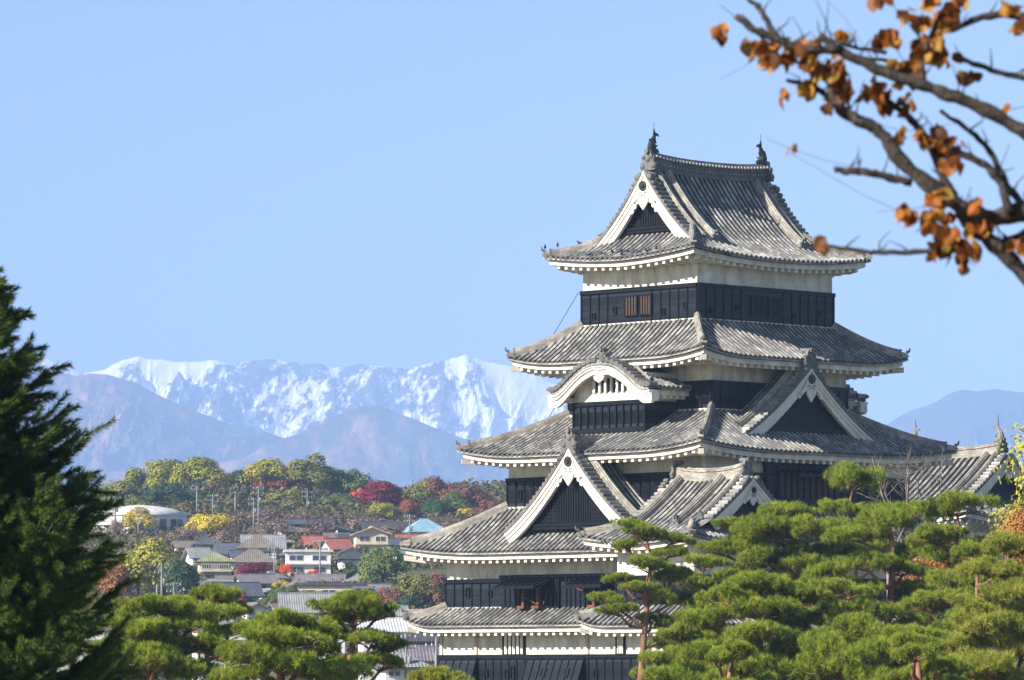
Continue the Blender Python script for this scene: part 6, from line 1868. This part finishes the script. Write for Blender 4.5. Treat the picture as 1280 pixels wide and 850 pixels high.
# ================================================================== the near branch with orange leaves
def near_branch():
    rng = np.random.default_rng(21)
    D = 19.0; k = F / D
    tx = 1520
    b = at(tx, 850, D); org = np.array([b[0], D, 0])
    root = thing('autumn_tree', 'near tree whose dark branch with orange curled leaves hangs into the top right', 'tree', org)
    P = lambda px, py, dy=0.0: at(px, py, D) - org + np.array([0, dy, 0])
    m = MB(); m.tube([(0, 0, -0.3), (0.02, 0, 2.5), (-0.03, 0.05, 5.5), P(1500, 600), P(1440, 470), P(1360, 395), P(1310, 365)], [0.22, 0.19, 0.16, 0.12, 0.085, 0.06, 0.052], 0, 10)
    m.build('trunk', DARKBARK, root, True)
    m = MB()
    limbs = [
        ([(1330, 300), (1290, 262), (1262, 268), (1232, 274), (1206, 262), (1180, 243), (1150, 222), (1128, 204), (1106, 170), (1092, 158), (1062, 146), (1048, 134), (1038, 110)], 15, 7, 0.0),
        ([(1320, 380), (1278, 335), (1240, 300), (1214, 282), (1200, 262)], 13, 9, 0.03),
        ([(1330, 205), (1280, 170), (1240, 146), (1200, 128), (1166, 116), (1144, 108), (1112, 98), (1074, 82), (1046, 66), (1022, 48)], 11, 6, -0.1),
        ([(1048, 66), (1000, 66), (972, 54), (940, 40), (918, 24)], 7, 5, -0.1),
        ([(972, 54), (956, 30), (946, 12), (932, 2)], 5, 3, -0.1),
        ([(1206, 262), (1184, 232), (1172, 196), (1156, 166), (1136, 142), (1108, 122), (1086, 116)], 8, 4, 0.05),
        ([(1092, 158), (1048, 134), (1024, 112), (998, 104), (984, 100)], 6, 3, 0.0),
        ([(1140, 228), (1108, 220), (1080, 214), (1062, 214), (1044, 211)], 6, 5, 0.02),
        ([(1262, 268), (1248, 226), (1224, 204), (1196, 192), (1182, 180)], 7, 4, -0.05),
        ([(1290, 262), (1264, 232), (1244, 190), (1212, 156), (1178, 134)], 6, 3, 0.1),
        ([(1228, 314), (1196, 311), (1140, 316), (1098, 316), (1060, 311), (1036, 308)], 4.5, 3, 0.0),
        ([(1330, 95), (1286, 96), (1250, 88), (1216, 76), (1196, 68)], 5, 3.5, 0.05),
        ([(1330, 40), (1290, 20), (1258, 12), (1222, 20), (1190, 36)], 8, 4, 0.08),
        ([(1156, 116), (1150, 88), (1156, 60), (1166, 40), (1180, 10)], 5, 3, -0.05),
        ([(1330, 300), (1300, 280), (1270, 296), (1240, 303)], 7, 4, 0.04),
        ([(1108, 66), (1062, 58), (1040, 50)], 3, 2, 0.0), ([(1112, 72), (1080, 68), (1040, 62)], 3, 2, 0.1),
    ]
    for pts, r0, r1, dy in limbs:
        q = np.array([P(x, y, dy) for x, y in pts])
        t = np.linspace(0, 1, len(q)); tt = np.linspace(0, 1, len(q) * 4)
        s = np.stack([np.interp(tt, t, q[:, j]) for j in range(3)], 1)
        s[1:-1] = (s[:-2] + s[1:-1] * 2 + s[2:]) / 4
        s[1:-1] += rng.normal(0, 0.0022, s[1:-1].shape)
        rad = np.interp(tt, [0, 1], [r0 * 0.9 / k, r1 * 0.85 / k]) * (1 + 0.10 * np.sin(tt * 40 + r0) + rng.normal(0, 0.05, len(tt)))
        m.tube(s, rad, 0, 9)
    def spur(x0, y0, x1, y1):
        a, e = P(x0, y0), P(x1, y1); m.tube([a, (a + e) / 2 + rng.normal(0, 0.008, 3), e], [0.0035, 0.0022, 0.0012], 0, 4)
    for s_ in ((960, 54, 900, 6), (1004, 62, 990, 20), (1030, 48, 1036, 0), (1040, 50, 1020, 0), (1160, 60, 1110, 0), (1200, 130, 1190, 80), (1150, 110, 1120, 60), (1180, 180, 1150, 140), (1228, 140, 1280, 134), (1060, 140, 1080, 100), (1246, 226, 1262, 180)):
        spur(*s_)
    for pts, r0, r1, dy in limbs:            # short spurs and forks along every limb
        for _ in range(int(3 + r0 * 0.5)):
            j = int(rng.integers(0, len(pts) - 1)); u = rng.random()
            x = pts[j][0] + (pts[j + 1][0] - pts[j][0]) * u; y = pts[j][1] + (pts[j + 1][1] - pts[j][1]) * u
            ang = rng.uniform(-2.6, -0.5); L_ = rng.uniform(10, 34)
            mx_, my_ = x + math.cos(ang) * L_ * 0.5 + rng.normal(0, 3), y + math.sin(ang) * L_ * 0.5
            m.tube([P(x, y, dy), P(mx_, my_, dy + rng.normal(0, 0.02)), P(x + math.cos(ang) * L_, y + math.sin(ang) * L_, dy + rng.normal(0, 0.04))], [0.0045, 0.003, 0.0014], 0, 5)
    m.build('branches', DARKBARK, root, True)
    fine = MB()
    for pts in (((960, 170), (990, 182), (1030, 196), (1090, 210)), ((900, 96), (930, 80), (960, 60)), ((986, 186), (1020, 205), (1080, 240), (1130, 262)), ((1180, 250), (1160, 256), (1100, 262)), ((1030, 120), (1080, 150), (1140, 160), (1200, 150)), ((1090, 66), (1060, 20), (1040, 0))):
        fine.tube([P(x, y, 0.1) for x, y in pts], 0.0012, 0, 4)
    fine.build('fine_twigs', noisy('pinkish young twig', (0.22, 0.10, 0.09), (0.30, 0.16, 0.14), 8, 0.8), root)
    # curled leaves in clusters
    lf = MB()
    def leaf(c, L, hang):
        d = np.array([rng.normal(0, 0.5), rng.normal(0, 0.5), -hang + rng.normal(0, 0.35)]); d /= np.linalg.norm(d)
        s = np.cross(d, rng.normal(0, 1, 3)); s /= np.linalg.norm(s); n = np.cross(s, d)
        u = np.linspace(0, 1, 8); wv = np.array([0.04, 0.30, 0.44, 0.48, 0.44, 0.33, 0.17, 0.01]) * L
        curl = rng.uniform(-0.5, 0.5) * L; fold = rng.uniform(0.1, 0.55)
        rows = []
        for a, w_ in zip(u, wv):
            mid = c + d * a * L + n * curl * (a - 0.3) ** 2
            rows.append([mid + s * w_ * q * math.cos(fold * abs(q)) + n * w_ * abs(q) * fold * (1 + 0.15 * math.sin(9 * a + q)) for q in (-1, -0.5, 0, 0.5, 1)])
        lf.grid(np.array(rows), 0)
    clusters = [(962, 72, 8, 16), (950, 66, 3, 10), (986, 62, 3, 8), (1012, 66, 7, 12), (1010, 80, 4, 10), (1048, 96, 9, 18), (1054, 122, 6, 12), (1032, 92, 4, 10), (902, 40, 2, 4), (936, 58, 1, 3), (1086, 116, 4, 9), (1100, 128, 4, 10),
                (1124, 92, 6, 12), (1140, 104, 3, 8), (1156, 66, 8, 14), (1176, 70, 6, 12), (1150, 74, 5, 12), (1180, 28, 7, 13), (1190, 14, 5, 12), (1160, 34, 4, 10), (1138, 136, 3, 6), (1126, 170, 2, 4), (1150, 178, 3, 5), (1170, 172, 4, 8), (1184, 186, 6, 11), (1188, 210, 4, 9),
                (1136, 268, 5, 9), (1166, 252, 4, 7), (1166, 282, 9, 16), (1190, 298, 9, 16), (1206, 318, 8, 14), (1180, 312, 6, 12), (1222, 260, 3, 6), (1230, 286, 3, 7), (1028, 308, 2, 4), (990, 190, 1, 2), (980, 122, 2, 4), (1030, 140, 1, 4), (1262, 140, 1, 3), (1276, 36, 4, 8), (1262, 18, 3, 8), (1274, 310, 3, 7), (1110, 52, 4, 8), (1052, 45, 2, 5), (1132, 20, 2, 6), (1100, 0, 3, 6), (1162, 0, 3, 8), (1012, 112, 3, 5), (1200, 98, 2, 5), (1218, 96, 1, 4)]
    for px, py, n, sp in clusters:
        for _ in range(int(n * 3.2 + 0.5)):
            leaf(P(px + rng.normal(0, sp * 0.55), py - 8 + rng.normal(0, sp * 0.55), rng.normal(0, 0.05)), rng.uniform(0.036, 0.068), 0.9)
    mlf, N, b_ = newmat('curled orange leaf', 0.55, 0.35)
    geo = N.new('ShaderNodeNewGeometry'); tc = N.new('ShaderNodeTexCoord').outputs['Object']
    n_ = N.noise(tc, 22, 4)
    f = N.math('ADD', N.math('MULTIPLY', geo.outputs['Random Per Island'], 0.75), N.math('MULTIPLY', n_, 0.35))
    c = N.ramp(f, [(0.15, (0.06, 0.03, 0.014)), (0.38, (0.22, 0.072, 0.02)), (0.60, (0.48, 0.16, 0.028)), (0.82, (0.54, 0.27, 0.05)), (1.0, (0.26, 0.22, 0.04))])
    N.link(c, b_.inputs['Base Color'])
    tr = N.new('ShaderNodeBsdfTranslucent'); N.link(c, tr.inputs[0])
    mx = N.new('ShaderNodeMixShader'); mx.inputs[0].default_value = 0.5
    N.link(b_.outputs[0], mx.inputs[1]); N.link(tr.outputs[0], mx.inputs[2]); N.link(mx.outputs[0], N.n['Material Output'].inputs[0])
    lf.build('leaves', mlf, root, True)
near_branch()
